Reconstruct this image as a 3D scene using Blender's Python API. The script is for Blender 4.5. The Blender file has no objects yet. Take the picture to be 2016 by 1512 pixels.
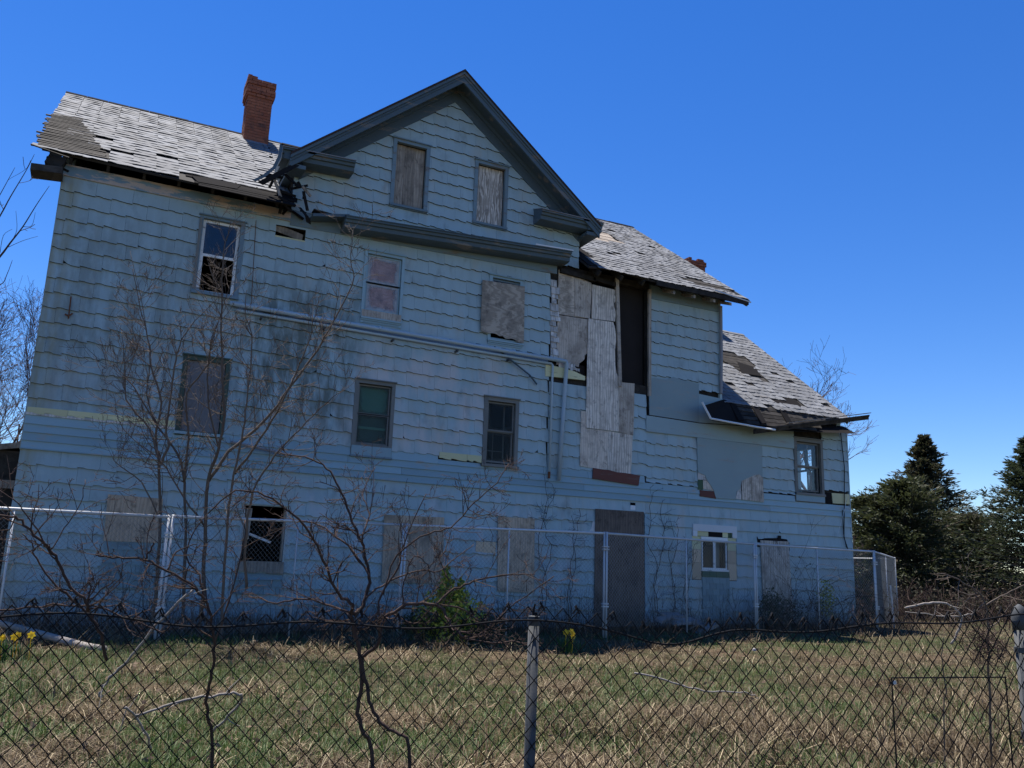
import bpy, math, random
import numpy as np
from mathutils import Vector, noise as mnoise
R=math.radians
scene=bpy.context.scene
COL=scene.collection
# ---------------- camera, sky, sun, exposure ----------------
cd=bpy.data.cameras.new('camera'); cam=bpy.data.objects.new('camera',cd); COL.objects.link(cam)
scene.camera=cam
CAM=Vector((1.1649,-16.2194,1.1691)); YAW,PIT,ROL=.44898,.211073,.034876
fw=Vector((math.sin(YAW)*math.cos(PIT),math.cos(YAW)*math.cos(PIT),math.sin(PIT)))
rt0=Vector((math.cos(YAW),-math.sin(YAW),0)); up0=rt0.cross(fw)
rt=math.cos(ROL)*rt0+math.sin(ROL)*up0; up=-math.sin(ROL)*rt0+math.cos(ROL)*up0
from mathutils import Matrix
cam.matrix_world=Matrix(((rt.x,up.x,-fw.x,CAM.x),(rt.y,up.y,-fw.y,CAM.y),(rt.z,up.z,-fw.z,CAM.z),(0,0,0,1)))
cd.sensor_fit='HORIZONTAL'; cd.sensor_width=36; cd.lens=36*1682.8/2016; cd.clip_start=.05; cd.clip_end=3000
SUN_EL,SUN_AZ=R(70),R(-12)      # azimuth from +Y (behind the house) towards +X
world=bpy.data.worlds.new('World'); scene.world=world; world.use_nodes=True
wt=world.node_tree; bg=wt.nodes['Background']
sky=wt.nodes.new('ShaderNodeTexSky'); sky.sky_type='NISHITA'; sky.sun_disc=False
sky.sun_elevation=SUN_EL; sky.sun_rotation=SUN_AZ
sky.altitude=0; sky.air_density=1.0; sky.dust_density=0.0; sky.ozone_density=6.0
hs=wt.nodes.new('ShaderNodeHueSaturation'); hs.inputs['Saturation'].default_value=1.27; hs.inputs['Hue'].default_value=.513; wt.links.new(sky.outputs[0],hs.inputs['Color']); wt.links.new(hs.outputs[0],bg.inputs[0]); bg.inputs[1].default_value=.05
sd=bpy.data.lights.new('sun','SUN'); sun=bpy.data.objects.new('sun',sd); COL.objects.link(sun)
sd.energy=2.8; sd.angle=R(.5); sd.color=(1,.95,.87)
sdir=Vector((math.sin(SUN_AZ)*math.cos(SUN_EL),math.cos(SUN_AZ)*math.cos(SUN_EL),math.sin(SUN_EL)))
sun.rotation_euler=sdir.to_track_quat('Z','Y').to_euler(); sun.location=(0,40,60)
vs=scene.view_settings; vs.view_transform='Standard'; vs.look='None'; vs.gamma=1; vs.use_curve_mapping=False
vs.exposure=1.72
scene.cycles.max_bounces=6; scene.cycles.transparent_max_bounces=16
# ---------------- helpers ----------------
rng=random.Random(7); nr=np.random.default_rng(11)
class MB:
    def __init__(s): s.v=[]; s.f=[]; s.r=[]; s.mi=[]
    def add(s,v,f,r=None):
        o=len(s.v); s.v+= [tuple(p) for p in v]; s.f+=[tuple(i+o for i in q) for q in f]; s.r+=[rng.random() if r is None else r]*len(f); return s
    def box(s,x0,x1,y0,y1,z0,z1,r=None):
        return s.add([(x0,y0,z0),(x1,y0,z0),(x1,y1,z0),(x0,y1,z0),(x0,y0,z1),(x1,y0,z1),(x1,y1,z1),(x0,y1,z1)],[(0,3,2,1),(4,5,6,7),(0,1,5,4),(1,2,6,5),(2,3,7,6),(3,0,4,7)],r)
    def obox(s,c,a,b,d):
        c,a,b,d=map(Vector,(c,a,b,d)); vs=[c+i*a+j*b+k*d for k in(-1,1) for i,j in((-1,-1),(1,-1),(1,1),(-1,1))]
        return s.add(vs,[(0,3,2,1),(4,5,6,7),(0,1,5,4),(1,2,6,5),(2,3,7,6),(3,0,4,7)])
    def prism(s,poly,yf,yb,r=None):
        """polygon in x,z; yf(x,z) front y or number, yb back y"""
        a=sum(poly[i-1][0]*poly[i][1]-poly[i][0]*poly[i-1][1] for i in range(len(poly)))
        if a<0: poly=poly[::-1]
        n=len(poly); F=yf if callable(yf) else (lambda x,z:yf)
        return s.add([(x,F(x,z),z) for x,z in poly]+[(x,yb,z) for x,z in poly],[tuple(range(n)),tuple(range(2*n-1,n-1,-1))]+[(i,n+i,n+(i+1)%n,(i+1)%n) for i in range(n)],r)
    def tube(s,pts,r0,r1=None,n=6,cap=True):
        r1=r0 if r1 is None else r1; pts=[Vector(p) for p in pts]; m=len(pts); V=[]; prev=None
        for i,p in enumerate(pts):
            d=(pts[min(i+1,m-1)]-pts[max(i-1,0)]); d=d.normalized() if d.length>1e-9 else Vector((0,0,1))
            if prev is None:
                a=Vector((0,0,1)) if abs(d.z)<.9 else Vector((1,0,0)); x=d.cross(a).normalized()
            else:
                x=prev-d*prev.dot(d); x=x.normalized() if x.length>1e-6 else d.orthogonal().normalized()
            prev=x; y=d.cross(x); r=r0+(r1-r0)*i/max(1,m-1)
            V+=[p+(x*math.cos(2*math.pi*k/n)+y*math.sin(2*math.pi*k/n))*r for k in range(n)]
        F=[(i*n+k,i*n+(k+1)%n,(i+1)*n+(k+1)%n,(i+1)*n+k) for i in range(m-1) for k in range(n)]
        if cap: F+=[tuple(range(n-1,-1,-1)),tuple(range((m-1)*n,m*n))]
        return s.add(V,F)
    def lathe(s,c,prof,n=16):
        V=[(c[0]+r*math.cos(2*math.pi*k/n),c[1]+r*math.sin(2*math.pi*k/n),c[2]+z) for r,z in prof for k in range(n)]; m=len(prof)
        return s.add(V,[(i*n+k,i*n+(k+1)%n,(i+1)*n+(k+1)%n,(i+1)*n+k) for i in range(m-1) for k in range(n)]+[tuple(range(n-1,-1,-1)),tuple(range((m-1)*n,m*n))])
    def sweep(s,p0,p1,prof,caps=True):
        """profile of (y,z) offsets swept from p0 to p1"""
        n=len(prof); V=[(p[0],p[1]+y,p[2]+z) for p in(p0,p1) for y,z in prof]
        return s.add(V,[(i,(i+1)%n,n+(i+1)%n,n+i) for i in range(n)]+([tuple(range(n-1,-1,-1)),tuple(range(n,2*n))] if caps else []))
    def build(s,name,mat,parent=None,smooth=False,kind=None,label=None,loc=None,mat2=None):
        me=bpy.data.meshes.new(name)
        if loc is not None:
            L=Vector(loc); me.from_pydata([(v[0]-L.x,v[1]-L.y,v[2]-L.z) for v in s.v],[],s.f)
        else: me.from_pydata(s.v,[],s.f)
        if len(s.r)==len(me.polygons):
            at=me.attributes.new('rnd','FLOAT','FACE'); at.data.foreach_set('value',s.r)
        if smooth: me.polygons.foreach_set('use_smooth',[True]*len(me.polygons))
        me.materials.append(mat)
        if mat2 is not None:
            me.materials.append(mat2); me.polygons.foreach_set('material_index',s.mi)
        return link(name,me,parent,kind,label,loc)
def link(name,me,parent=None,kind=None,label=None,loc=None):
    o=bpy.data.objects.new(name,me); COL.objects.link(o)
    if loc is not None: o.location=loc
    if parent is not None:
        o.parent=parent
        off=Vector((0,0,0)); p=parent
        while p is not None: off+=p.location; p=p.parent
        o.location=Vector(o.location)-off
    if kind: o['kind']=kind
    if label: o['label']=label
    return o
def mesh_np(name,V,F,mat,parent=None,kind=None,rn=None,smooth=False):
    """V (n,3), F (m,3|4) numpy arrays"""
    me=bpy.data.meshes.new(name); k=F.shape[1]
    me.vertices.add(len(V)); me.vertices.foreach_set('co',np.ascontiguousarray(V,dtype=np.float32).ravel())
    me.loops.add(F.size); me.loops.foreach_set('vertex_index',np.ascontiguousarray(F,dtype=np.int32).ravel())
    me.polygons.add(len(F)); me.polygons.foreach_set('loop_start',np.arange(0,F.size,k,dtype=np.int32))
    me.update(calc_edges=True)
    if rn is not None:
        at=me.attributes.new('rnd','FLOAT','FACE'); at.data.foreach_set('value',np.ascontiguousarray(rn,dtype=np.float32))
    if smooth: me.polygons.foreach_set('use_smooth',np.ones(len(F),dtype=bool))
    me.materials.append(mat); return link(name,me,parent,kind)
def thing(name,label,cat,loc=(0,0,0),group=None):
    o=bpy.data.objects.new(name,None); COL.objects.link(o); o.location=loc; o.empty_display_size=.2
    o['label']=label; o['category']=cat
    if group: o['group']=group
    return o
def tag(o,label,cat,group=None):
    o['label']=label; o['category']=cat
    if group: o['group']=group
    return o
def clip(poly,ax,val,keep_less):
    out=[]; n=len(poly)
    for i in range(n):
        a,b=poly[i],poly[(i+1)%n]; da=(a[ax]-val)*(1 if keep_less else -1); db=(b[ax]-val)*(1 if keep_less else -1)
        if da<=0: out.append(a)
        if (da<0<db) or (db<0<da):
            t=da/(da-db); out.append((a[0]+(b[0]-a[0])*t,a[1]+(b[1]-a[1])*t))
    return out
def cliph(poly,nx,nz,c):   # keep nx*x+nz*z<=c
    out=[]; n=len(poly)
    for i in range(n):
        a,b=poly[i],poly[(i+1)%n]; da=nx*a[0]+nz*a[1]-c; db=nx*b[0]+nz*b[1]-c
        if da<=0: out.append(a)
        if (da<0<db) or (db<0<da):
            t=da/(da-db); out.append((a[0]+(b[0]-a[0])*t,a[1]+(b[1]-a[1])*t))
    return out
def area(p): return abs(sum(p[i-1][0]*p[i][1]-p[i][0]*p[i-1][1] for i in range(len(p))))/2
def subtract(poly,rects):
    P=[poly]
    for (a,b,c,d) in rects:
        N=[]
        for p in P:
            xs=[v[0] for v in p]; zs=[v[1] for v in p]
            if max(xs)<=a or min(xs)>=b or max(zs)<=c or min(zs)>=d: N.append(p); continue
            for t in (clip(p,0,a,True),clip(p,0,b,False)):
                if len(t)>2: N.append(t)
            m=clip(p,0,a,False); m=clip(m,0,b,True) if len(m)>2 else []
            if len(m)>2:
                for t in (clip(m,1,c,True),clip(m,1,d,False)):
                    if len(t)>2: N.append(t)
        P=N
    return [p for p in P if area(p)>.0012]
def jag(p0,p1,n,amp,r=rng):
    """points from p0 to p1 with a torn edge"""
    L=math.hypot(p1[0]-p0[0],p1[1]-p0[1]); nx,nz=-(p1[1]-p0[1])/L,(p1[0]-p0[0])/L; out=[]
    for i in range(n+1):
        t=i/n; a=0 if i in(0,n) else r.uniform(-amp,amp); out.append((p0[0]+(p1[0]-p0[0])*t+nx*a,p0[1]+(p1[1]-p0[1])*t+nz*a))
    return out
# ---------------- materials ----------------
class NT:
    def __init__(s,name,rough=.85,spec=.3):
        s.m=bpy.data.materials.new(name); s.m.use_nodes=True; s.t=s.m.node_tree; s.p=s.t.nodes['Principled BSDF']
        s.p.inputs['Roughness'].default_value=rough; s.p.inputs['Specular IOR Level'].default_value=spec
        s.pos=s.n('ShaderNodeNewGeometry').outputs['Position']; s._sep=None; s._rnd=None
    def n(s,typ,inp={},**kw):
        d=s.t.nodes.new(typ)
        for k,v in kw.items(): setattr(d,k,v)
        for k,v in inp.items():
            if hasattr(v,'is_output'): s.t.links.new(v,d.inputs[k])
            else: d.inputs[k].default_value=v
        return d
    def sep(s):
        if s._sep is None: s._sep=s.n('ShaderNodeSeparateXYZ',{0:s.pos}).outputs
        return s._sep
    def rnd(s):
        if s._rnd is None:
            a=s.n('ShaderNodeAttribute',attribute_name='rnd').outputs['Fac']; b=s.n('ShaderNodeObjectInfo').outputs['Random']
            s._rnd=s.math('FRACT',s.math('ADD',a,b))
        return s._rnd
    def math(s,op,a,b=0.,clamp=False):
        d=s.n('ShaderNodeMath',{0:a,1:b},operation=op); d.use_clamp=clamp; return d.outputs[0]
    def scaled(s,sc,off=None):
        v=s.pos
        if off is not None:
            v=s.n('ShaderNodeVectorMath',{0:v,1:s.n('ShaderNodeCombineXYZ',{0:off,1:off,2:off}).outputs[0]},operation='ADD').outputs[0]
        return s.n('ShaderNodeVectorMath',{0:v,1:sc},operation='MULTIPLY').outputs[0]
    def noise(s,scale,detail=3,sc=(1,1,1),rough=.55,off=None,dist=0):
        return s.n('ShaderNodeTexNoise',{'Vector':s.scaled(sc,off),'Scale':scale,'Detail':detail,'Roughness':rough,'Distortion':dist}).outputs['Fac']
    def wave(s,scale,sc=(1,1,1),dist=6,off=None,det=2,ds=1.):
        return s.n('ShaderNodeTexWave',{'Vector':s.scaled(sc,off),'Scale':scale,'Distortion':dist,'Detail':det,'Detail Scale':ds}).outputs['Fac']
    def ramp(s,f,*st):
        d=s.n('ShaderNodeValToRGB',{0:f}); e=d.color_ramp.elements
        while len(e)<len(st): e.new(.5)
        for i,(p,c) in enumerate(st): e[i].position=p; e[i].color=(c,c,c,1) if not isinstance(c,tuple) else (*c,1)
        return d.outputs[0]
    def mr(s,v,a,b,c=0.,d=1.): return s.n('ShaderNodeMapRange',{0:v,1:a,2:b,3:c,4:d},interpolation_type='SMOOTHSTEP').outputs[0]
    def mix(s,f,a,b,bl='MIX'):
        d=s.n('ShaderNodeMix',data_type='RGBA',blend_type=bl,clamp_factor=True)
        for i,v in((0,f),(6,a),(7,b)):
            if hasattr(v,'is_output'): s.t.links.new(v,d.inputs[i])
            else: d.inputs[i].default_value=v if i==0 else (*v,1)
        return d.outputs[2]
    def bright(s,c,f,lo,hi):   # multiply colour by lo..hi
        g=s.mr(f,0,1,lo,hi); return s.mix(1.,c,s.n('ShaderNodeCombineColor',{0:g,1:g,2:g}).outputs[0],'MULTIPLY')
    def patch(s,cx,cz,wx,wz):  # soft-edged patch on the facade, 1 in the middle
        x,y,z=s.sep(); a=s.math('ABSOLUTE',s.math('DIVIDE',s.math('SUBTRACT',x,cx),wx)); b=s.math('ABSOLUTE',s.math('DIVIDE',s.math('SUBTRACT',z,cz),wz))
        return s.mr(s.math('MAXIMUM',a,b),.35,1.,1.,0.)
    def bump(s,h,st=.3,d=.01): s.t.links.new(s.n('ShaderNodeBump',{'Height':h,'Strength':st,'Distance':d}).outputs[0],s.p.inputs['Normal'])
    def col(s,c):
        if hasattr(c,'is_output'): s.t.links.new(c,s.p.inputs['Base Color'])
        else: s.p.inputs['Base Color'].default_value=(*c,1)
        return s
    def set(s,k,v):
        if hasattr(v,'is_output'): s.t.links.new(v,s.p.inputs[k])
        else: s.p.inputs[k].default_value=v
        return s
M={}
def siding():
    k=NT('siding_paint',.7,.25); c=(.40,.51,.53)
    c=k.mix(k.noise(.45,4),c,(.35,.45,.465)); c=k.bright(c,k.rnd(),.955,1.04)
    c=k.mix(k.math('MULTIPLY',k.ramp(k.noise(5,5,(1,1,.25)),(.38,0.),(.75,.8)),.45),c,(.27,.335,.335))       # streaked weathering
    fade=k.ramp(k.noise(1.5,4,(1.3,1,.5)),(.45,0.),(.62,1.))
    c=k.mix(k.math('MULTIPLY',k.math('MULTIPLY',fade,k.patch(7.0,4.4,3.2,1.6)),.75),c,(.60,.54,.50))      # chalky pink wear
    c=k.mix(k.math('MULTIPLY',k.math('MULTIPLY',k.ramp(k.noise(2,3,(1.4,1,.6)),(.5,0.),(.66,1.)),k.patch(9,1.6,9,1.4)),.6),c,(.57,.56,.56))
    c=k.mix(k.math('MULTIPLY',k.ramp(k.noise(1.6,4,(1.2,1,.4)),(.53,0.),(.68,1.)),.42),c,(.45,.42,.35))
    mold=k.ramp(k.noise(2.2,6,(1.8,1,.5),.65),(.38,0.),(.58,1.))
    c=k.mix(k.math('MULTIPLY',k.math('MULTIPLY',mold,k.patch(4.35,5.0,1.7,2.1)),.8),c,(.095,.105,.08))   # black mould under the gutter pipe
    c=k.mix(k.math('MULTIPLY',k.math('MULTIPLY',mold,k.patch(1.2,5.2,2.2,2.6)),.5),c,(.16,.17,.14))
    c=k.mix(k.math('MULTIPLY',k.ramp(k.noise(3.1,5,(1.2,1,.6),.6),(.55,0.),(.75,1.)),.45),c,(.13,.145,.135))
    c=k.mix(k.math('MULTIPLY',k.math('MULTIPLY',k.ramp(k.noise(2.6,4,(2,1,.3)),(.38,0.),(.6,1.)),k.mr(k.sep()[0],.12,.42,1.,0.)),.6),c,(.30,.27,.15))  # ochre run at the corner
    c=k.mix(k.math('MULTIPLY',k.math('MULTIPLY',k.noise(2.5,4),k.mr(k.sep()[2],.1,.6,1.,0.)),.4),c,(.2,.215,.19))   # splash dirt
    k.col(c); k.bump(k.noise(60,2,(1,1,.35)),.25,.004); return k.m
M['siding']=siding()
def paint(name,c0,c1,wood=(.33,.28,.25),peel=(.6,.68),rough=.6,amt=1.):
    k=NT(name,rough,.3); c=k.mix(k.noise(1.2,4),c0,c1); c=k.bright(c,k.rnd(),.88,1.1)
    c=k.mix(k.math('MULTIPLY',k.ramp(k.noise(3,6,(.5,1,2.2),.7),(peel[0],0.),(peel[1],1.)),amt),c,k.mix(k.noise(9,3,(.3,1,3)),wood,tuple(v*.5 for v in wood)))
    k.col(c); k.bump(k.noise(30,3,(.3,1,2)),.3,.004); return k.m
M['clap']=paint('clapboard_paint',(.31,.44,.485),(.25,.36,.40),(.5,.48,.43),(.57,.66))
M['frieze']=paint('frieze_paint',(.22,.32,.39),(.17,.25,.30),(.66,.53,.45),(.47,.51))
M['trim']=paint('dark_trim_paint',(.105,.15,.175),(.07,.1,.12),(.27,.24,.21),(.56,.64))
M['casing']=paint('casing_paint',(.19,.265,.30),(.14,.195,.225),(.24,.22,.2),(.54,.66))
M['sash']=paint('sash_white',(.85,.84,.8),(.7,.69,.66),(.2,.19,.18),(.56,.66))
M['sashold']=paint('sash_weathered',(.2,.2,.185),(.14,.14,.125),(.28,.26,.23),(.5,.65))
M['sashgreen']=paint('sash_green',(.05,.085,.065),(.06,.08,.06),(.25,.23,.2),(.6,.7))
M['panelblue']=paint('patch_sheet_paint',(.31,.40,.41),(.245,.325,.34),(.42,.43,.4),(.56,.7))
M['white']=paint('white_paint',(.72,.73,.73),(.6,.61,.62),(.3,.28,.26),(.62,.75))
M['red']=paint('red_board_paint',(.17,.05,.035),(.11,.04,.03),(.2,.15,.12),(.58,.7))
M['yellow']=paint('yellow_green_old_paint',(.72,.68,.40),(.6,.57,.33),(.3,.27,.15),(.62,.75))
M['tan']=paint('tan_shingle',(.66,.5,.34),(.56,.43,.29),(.25,.2,.15),(.6,.75))
M['green']=paint('green_board',(.05,.115,.06),(.06,.1,.055),(.2,.2,.15),(.6,.75))
M['greenshingle']=paint('bluegreen_infill_shingle',(.25,.35,.37),(.2,.285,.305),(.16,.17,.16),(.6,.75))
def ply(name,c0,c1,c2,vert=True,sw=1.):
    k=NT(name,.9,.15); off=k.math('MULTIPLY',k.rnd(),37.); sc=(3.2,1,.45) if vert else (.6,1,2.6)
    w=k.wave(1.6,sc,9*sw,off,3,1.6); c=k.mix(k.ramp(w,(.32,0.),(.68,1.)),c0,c1)
    c=k.mix(k.ramp(k.noise(2.6,6,(1,1,.8),.68,off),(.48,0.),(.68,1.)),c,c2); c=k.mix(k.math('MULTIPLY',k.ramp(k.noise(7,5,(1,1,.7),.7,off),(.54,0.),(.66,1.)),.7),c,tuple(v*.45 for v in c2))
    c=k.mix(k.math('MULTIPLY',k.noise(14,4,(4,1,.35) if vert else (.35,1,4),.6,off),.5),c,tuple(v*.5 for v in c0))
    k.col(k.bright(c,k.rnd(),.8,1.15)); k.bump(k.math('ADD',w,k.noise(25,3,sc)),.25,.006); return k.m
M['ply']=ply('plywood_grey',(.62,.53,.44),(.74,.65,.54),(.36,.3,.245))
M['plyh']=ply('plywood_swirled',(.62,.53,.43),(.4,.34,.275),(.25,.21,.17),False,1.6)
M['plypale']=ply('plywood_pale',(.80,.72,.62),(.52,.45,.375),(.32,.275,.23))
M['plyground']=ply('plywood_beige',(.62,.475,.345),(.5,.38,.275),(.24,.185,.135))
M['plygrain']=ply('plywood_bold_grain',(.85,.76,.66),(.3,.25,.2),(.4,.34,.28),True,1.9)
M['plydark']=ply('plywood_dark',(.24,.185,.15),(.18,.14,.115),(.11,.09,.078))
M['plypink']=ply('plywood_pink',(.85,.56,.47),(.7,.43,.36),(.4,.24,.2),False,1.8)
M['oldwood']=ply('weathered_board',(.46,.385,.31),(.34,.285,.23),(.19,.16,.135))
M['darkwood']=ply('rotten_dark_board',(.055,.048,.042),(.04,.035,.03),(.02,.018,.016),False)
M['lath']=ply('weathered_lath',(.085,.075,.065),(.06,.053,.046),(.03,.027,.024),False)
M['woodshingle']=ply('bleached_wood_shingle',(.74,.71,.67),(.6,.57,.53),(.3,.28,.25))
def flat(name,c0,c1,sc=4,rough=.9,spec=.2,bump=.3,metal=0.):
    k=NT(name,rough,spec); k.col(k.bright(k.mix(k.noise(sc,4),c0,c1),k.rnd(),.85,1.12)); k.set('Metallic',metal)
    if bump: k.bump(k.noise(sc*8,3),bump,.006)
    return k.m
M['tar']=flat('tar_paper',(.014,.013,.014),(.024,.022,.021),2.5,.95,.03)
M['void']=flat('dark_void_surface',(.02,.016,.015),(.03,.025,.023),3)  # near-black colour stands in for the unlit inside of openings
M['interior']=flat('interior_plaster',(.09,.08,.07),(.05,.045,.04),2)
M['deck']=flat('roof_deck_wood',(.03,.027,.025),(.05,.045,.04),3)
def slate():
    k=NT('roof_shingle_weathered',.85,.25)
    lich=k.ramp(k.math('ADD',k.math('MULTIPLY',k.noise(1.1,5),.8),k.math('MULTIPLY',k.rnd(),.2)),(.42,0.),(.62,1.))
    c=k.mix(lich,(.15,.153,.16),(.205,.211,.222)); c=k.bright(c,k.rnd(),.9,1.06)
    c=k.mix(k.math('MULTIPLY',k.ramp(k.noise(9,5,(1,1,1),.7),(.5,0.),(.66,1.)),.75),c,(.125,.122,.12))
    c=k.mix(k.math('MULTIPLY',k.ramp(k.noise(2.2,4),(.56,0.),(.7,1.)),.5),c,(.13,.115,.098))
    k.col(c); k.bump(k.noise(18,4),.5,.01); return k.m
M['slate']=slate()
M['dormershingle']=flat('red_brown_roof_edge',(.075,.04,.032),(.04,.03,.028),6)
def brick():
    k=NT('chimney_brick',.9,.15); c=k.mix(k.rnd(),(.25,.08,.047),(.34,.12,.07)); c=k.mix(k.ramp(k.noise(5,4),(.5,0.),(.7,1.)),c,(.12,.055,.045))
    k.col(c); k.bump(k.noise(40,3),.4,.005); return k.m
M['brick']=brick(); M['mortar']=flat('mortar',(.2,.14,.11),(.14,.1,.08),8)
M['steel']=flat('galvanised_steel',(.55,.56,.57),(.42,.43,.44),7,.45,.6,.1,.0)
M['steeldark']=flat('dull_galvanised_post',(.085,.09,.095),(.05,.054,.058),9,.75,.3,.15,.1)
M['vinyl']=flat('black_vinyl_wire',(.012,.012,.013),(.018,.017,.018),30,.8,.1,0)
M['wire']=flat('grey_fence_wire',(.27,.275,.28),(.2,.205,.21),9,.5,.4,0,.5)
M['pipe']=paint('pipe_paint',(.42,.52,.58),(.34,.43,.49),(.5,.5,.5),(.6,.75),.45)
M['pipegrey']=paint('downspout_grey',(.3,.295,.3),(.25,.24,.245),(.2,.1,.06),(.62,.72))
M['edge']=flat('shadow_dark_shingle_butt',(.012,.016,.026),(.008,.011,.018),9)  # unpainted butts, coloured darker to deepen the shadow line under each course
M['rust']=flat('rust',(.22,.085,.035),(.12,.05,.03),20)
M['cable']=flat('black_cable',(.012,.012,.013),(.02,.02,.02),20,.6)
M['rubble']=flat('pale_rubble',(.36,.34,.33),(.2,.18,.17),8)
def bark(name,c0,c1): return flat(name,c0,c1,14,.9,.15,.4)
M['bark']=bark('bark_grey_brown',(.17,.135,.11),(.1,.078,.064)); M['barkdark']=bark('bark_dark_red_brown',(.085,.055,.044),(.05,.034,.028))
M['barkpale']=bark('dead_branch_grey',(.32,.29,.26),(.2,.175,.155)); M['barkfar']=bark('far_twigs_brown',(.13,.09,.08),(.09,.062,.058))
def leaf(name,c0,c1,tr=.25,rough=.6,c2=None):
    k=NT(name,rough,.3); cc=k.mix(k.rnd(),c0,c1)
    if c2: cc=k.mix(k.ramp(k.math('FRACT',k.math('MULTIPLY',k.rnd(),7.3)),(.72,0.),(.9,1.)),cc,c2)
    k.col(k.bright(cc,k.noise(1.5,3),.6,1.35))
    if tr:
        o=k.t.nodes['Material Output']; t=k.n('ShaderNodeBsdfTranslucent',{0:k.mix(k.rnd(),c0,c1)}).outputs[0]; m=k.n('ShaderNodeMixShader',{0:tr,1:k.p.outputs[0],2:t})
        k.t.links.new(m.outputs[0],o.inputs[0])
    return k.m
M['cedarred']=leaf('cedar_red_brown_foliage',(.058,.05,.028),(.04,.05,.025),.4); M['cedargreen']=leaf('cedar_dark_green_foliage',(.034,.046,.022),(.045,.055,.026),.35)
M['scrub']=leaf('brown_green_scrub',(.055,.038,.024),(.03,.034,.016),.15,.8)
M['olive']=leaf('olive_green_foliage',(.06,.068,.028),(.04,.05,.02),.35); M['euonymus']=leaf('yellow_green_foliage',(.6,.56,.08),(.12,.19,.04),.35)
M['grass']=leaf('spring_grass',(.042,.088,.016),(.07,.112,.028),.25,.6,(.26,.26,.12)); M['straw']=leaf('dry_straw',(.165,.118,.068),(.08,.056,.034),.2,.8,(.46,.37,.23))
M['weed']=leaf('dead_weed_stems',(.22,.15,.095),(.11,.072,.05),.15,.85); M['daffleaf']=leaf('daffodil_leaf',(.035,.085,.025),(.05,.11,.03),.2); M['daffodil']=leaf('daffodil_petal',(.75,.5,.02),(.8,.6,.05),.3)
def ground():
    k=NT('ground_soil_thatch',.95,.1); a=k.ramp(k.noise(.8,5,(1,1,1),.65),(.4,0.),(.6,1.)); c=k.mix(a,(.045,.05,.02),(.105,.075,.047)); c=k.mix(k.ramp(k.noise(6,5),(.4,0.),(.7,1.)),c,(.025,.02,.013))
    k.col(c); k.bump(k.noise(14,5),.8,.05); return k.m
M['ground']=ground()
def glass(name,tint,dirt,amt,edge=.18,inner=.12,refl=.045):
    k=NT(name,.1,.5); k.t.nodes.remove(k.p); o=k.t.nodes['Material Output']
    tr=k.n('ShaderNodeBsdfTransparent',{0:(*tint,1)}).outputs[0]; gl=k.n('ShaderNodeBsdfGlossy',{0:(.9,.9,.9,1),1:.03}).outputs[0]; ge=k.n('ShaderNodeNewGeometry').outputs; cs=k.math('ABSOLUTE',k.n('ShaderNodeVectorMath',{0:ge['Incoming'],1:ge['Normal']},operation='DOT_PRODUCT').outputs['Value']); fr=k.math('ADD',refl,k.math('MULTIPLY',.95,k.math('POWER',k.math('SUBTRACT',1.,cs),5.)))
    s=k.n('ShaderNodeMixShader',{0:fr,1:tr,2:gl}).outputs[0]
    g=k.n('ShaderNodeSeparateXYZ',{0:k.n('ShaderNodeTexCoord').outputs['Generated']}).outputs
    e=k.math('MINIMUM',k.math('MINIMUM',g[0],k.math('SUBTRACT',1.,g[0])),k.math('MINIMUM',g[2],k.math('SUBTRACT',1.,g[2])))
    e=k.math('ADD',e,k.math('MULTIPLY',k.math('SUBTRACT',k.noise(6,4),.5),.25)); d=k.mr(e,0.,edge,amt,amt*inner)
    s=k.n('ShaderNodeMixShader',{0:d,1:s,2:k.n('ShaderNodeBsdfDiffuse',{0:(*dirt,1)}).outputs[0]}).outputs[0]; k.t.links.new(s,o.inputs[0]); return k.m
M['glass']=glass('window_glass',(.9,.92,.93),(.2,.21,.22),.12); M['glassdirty']=glass('dirty_storm_glass',(.85,.85,.86),(.5,.52,.54),.8,.16,.06,.02); M['screen']=glass('window_screen',(.6,.6,.6),(.34,.32,.32),.6,.05,.8,.01)
M['glassdull']=glass('dull_screened_glass',(.82,.83,.82),(.1,.1,.09),.3,.12,.25,.008)
M['blind']=flat('teal_blind',(.2,.44,.33),(.15,.34,.26),3); M['blinddark']=flat('blue_grey_curtain',(.14,.26,.22),(.08,.14,.13),5); M['curtainwhite']=flat('grey_lace_curtain',(.42,.42,.43),(.3,.3,.31),6)
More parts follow.
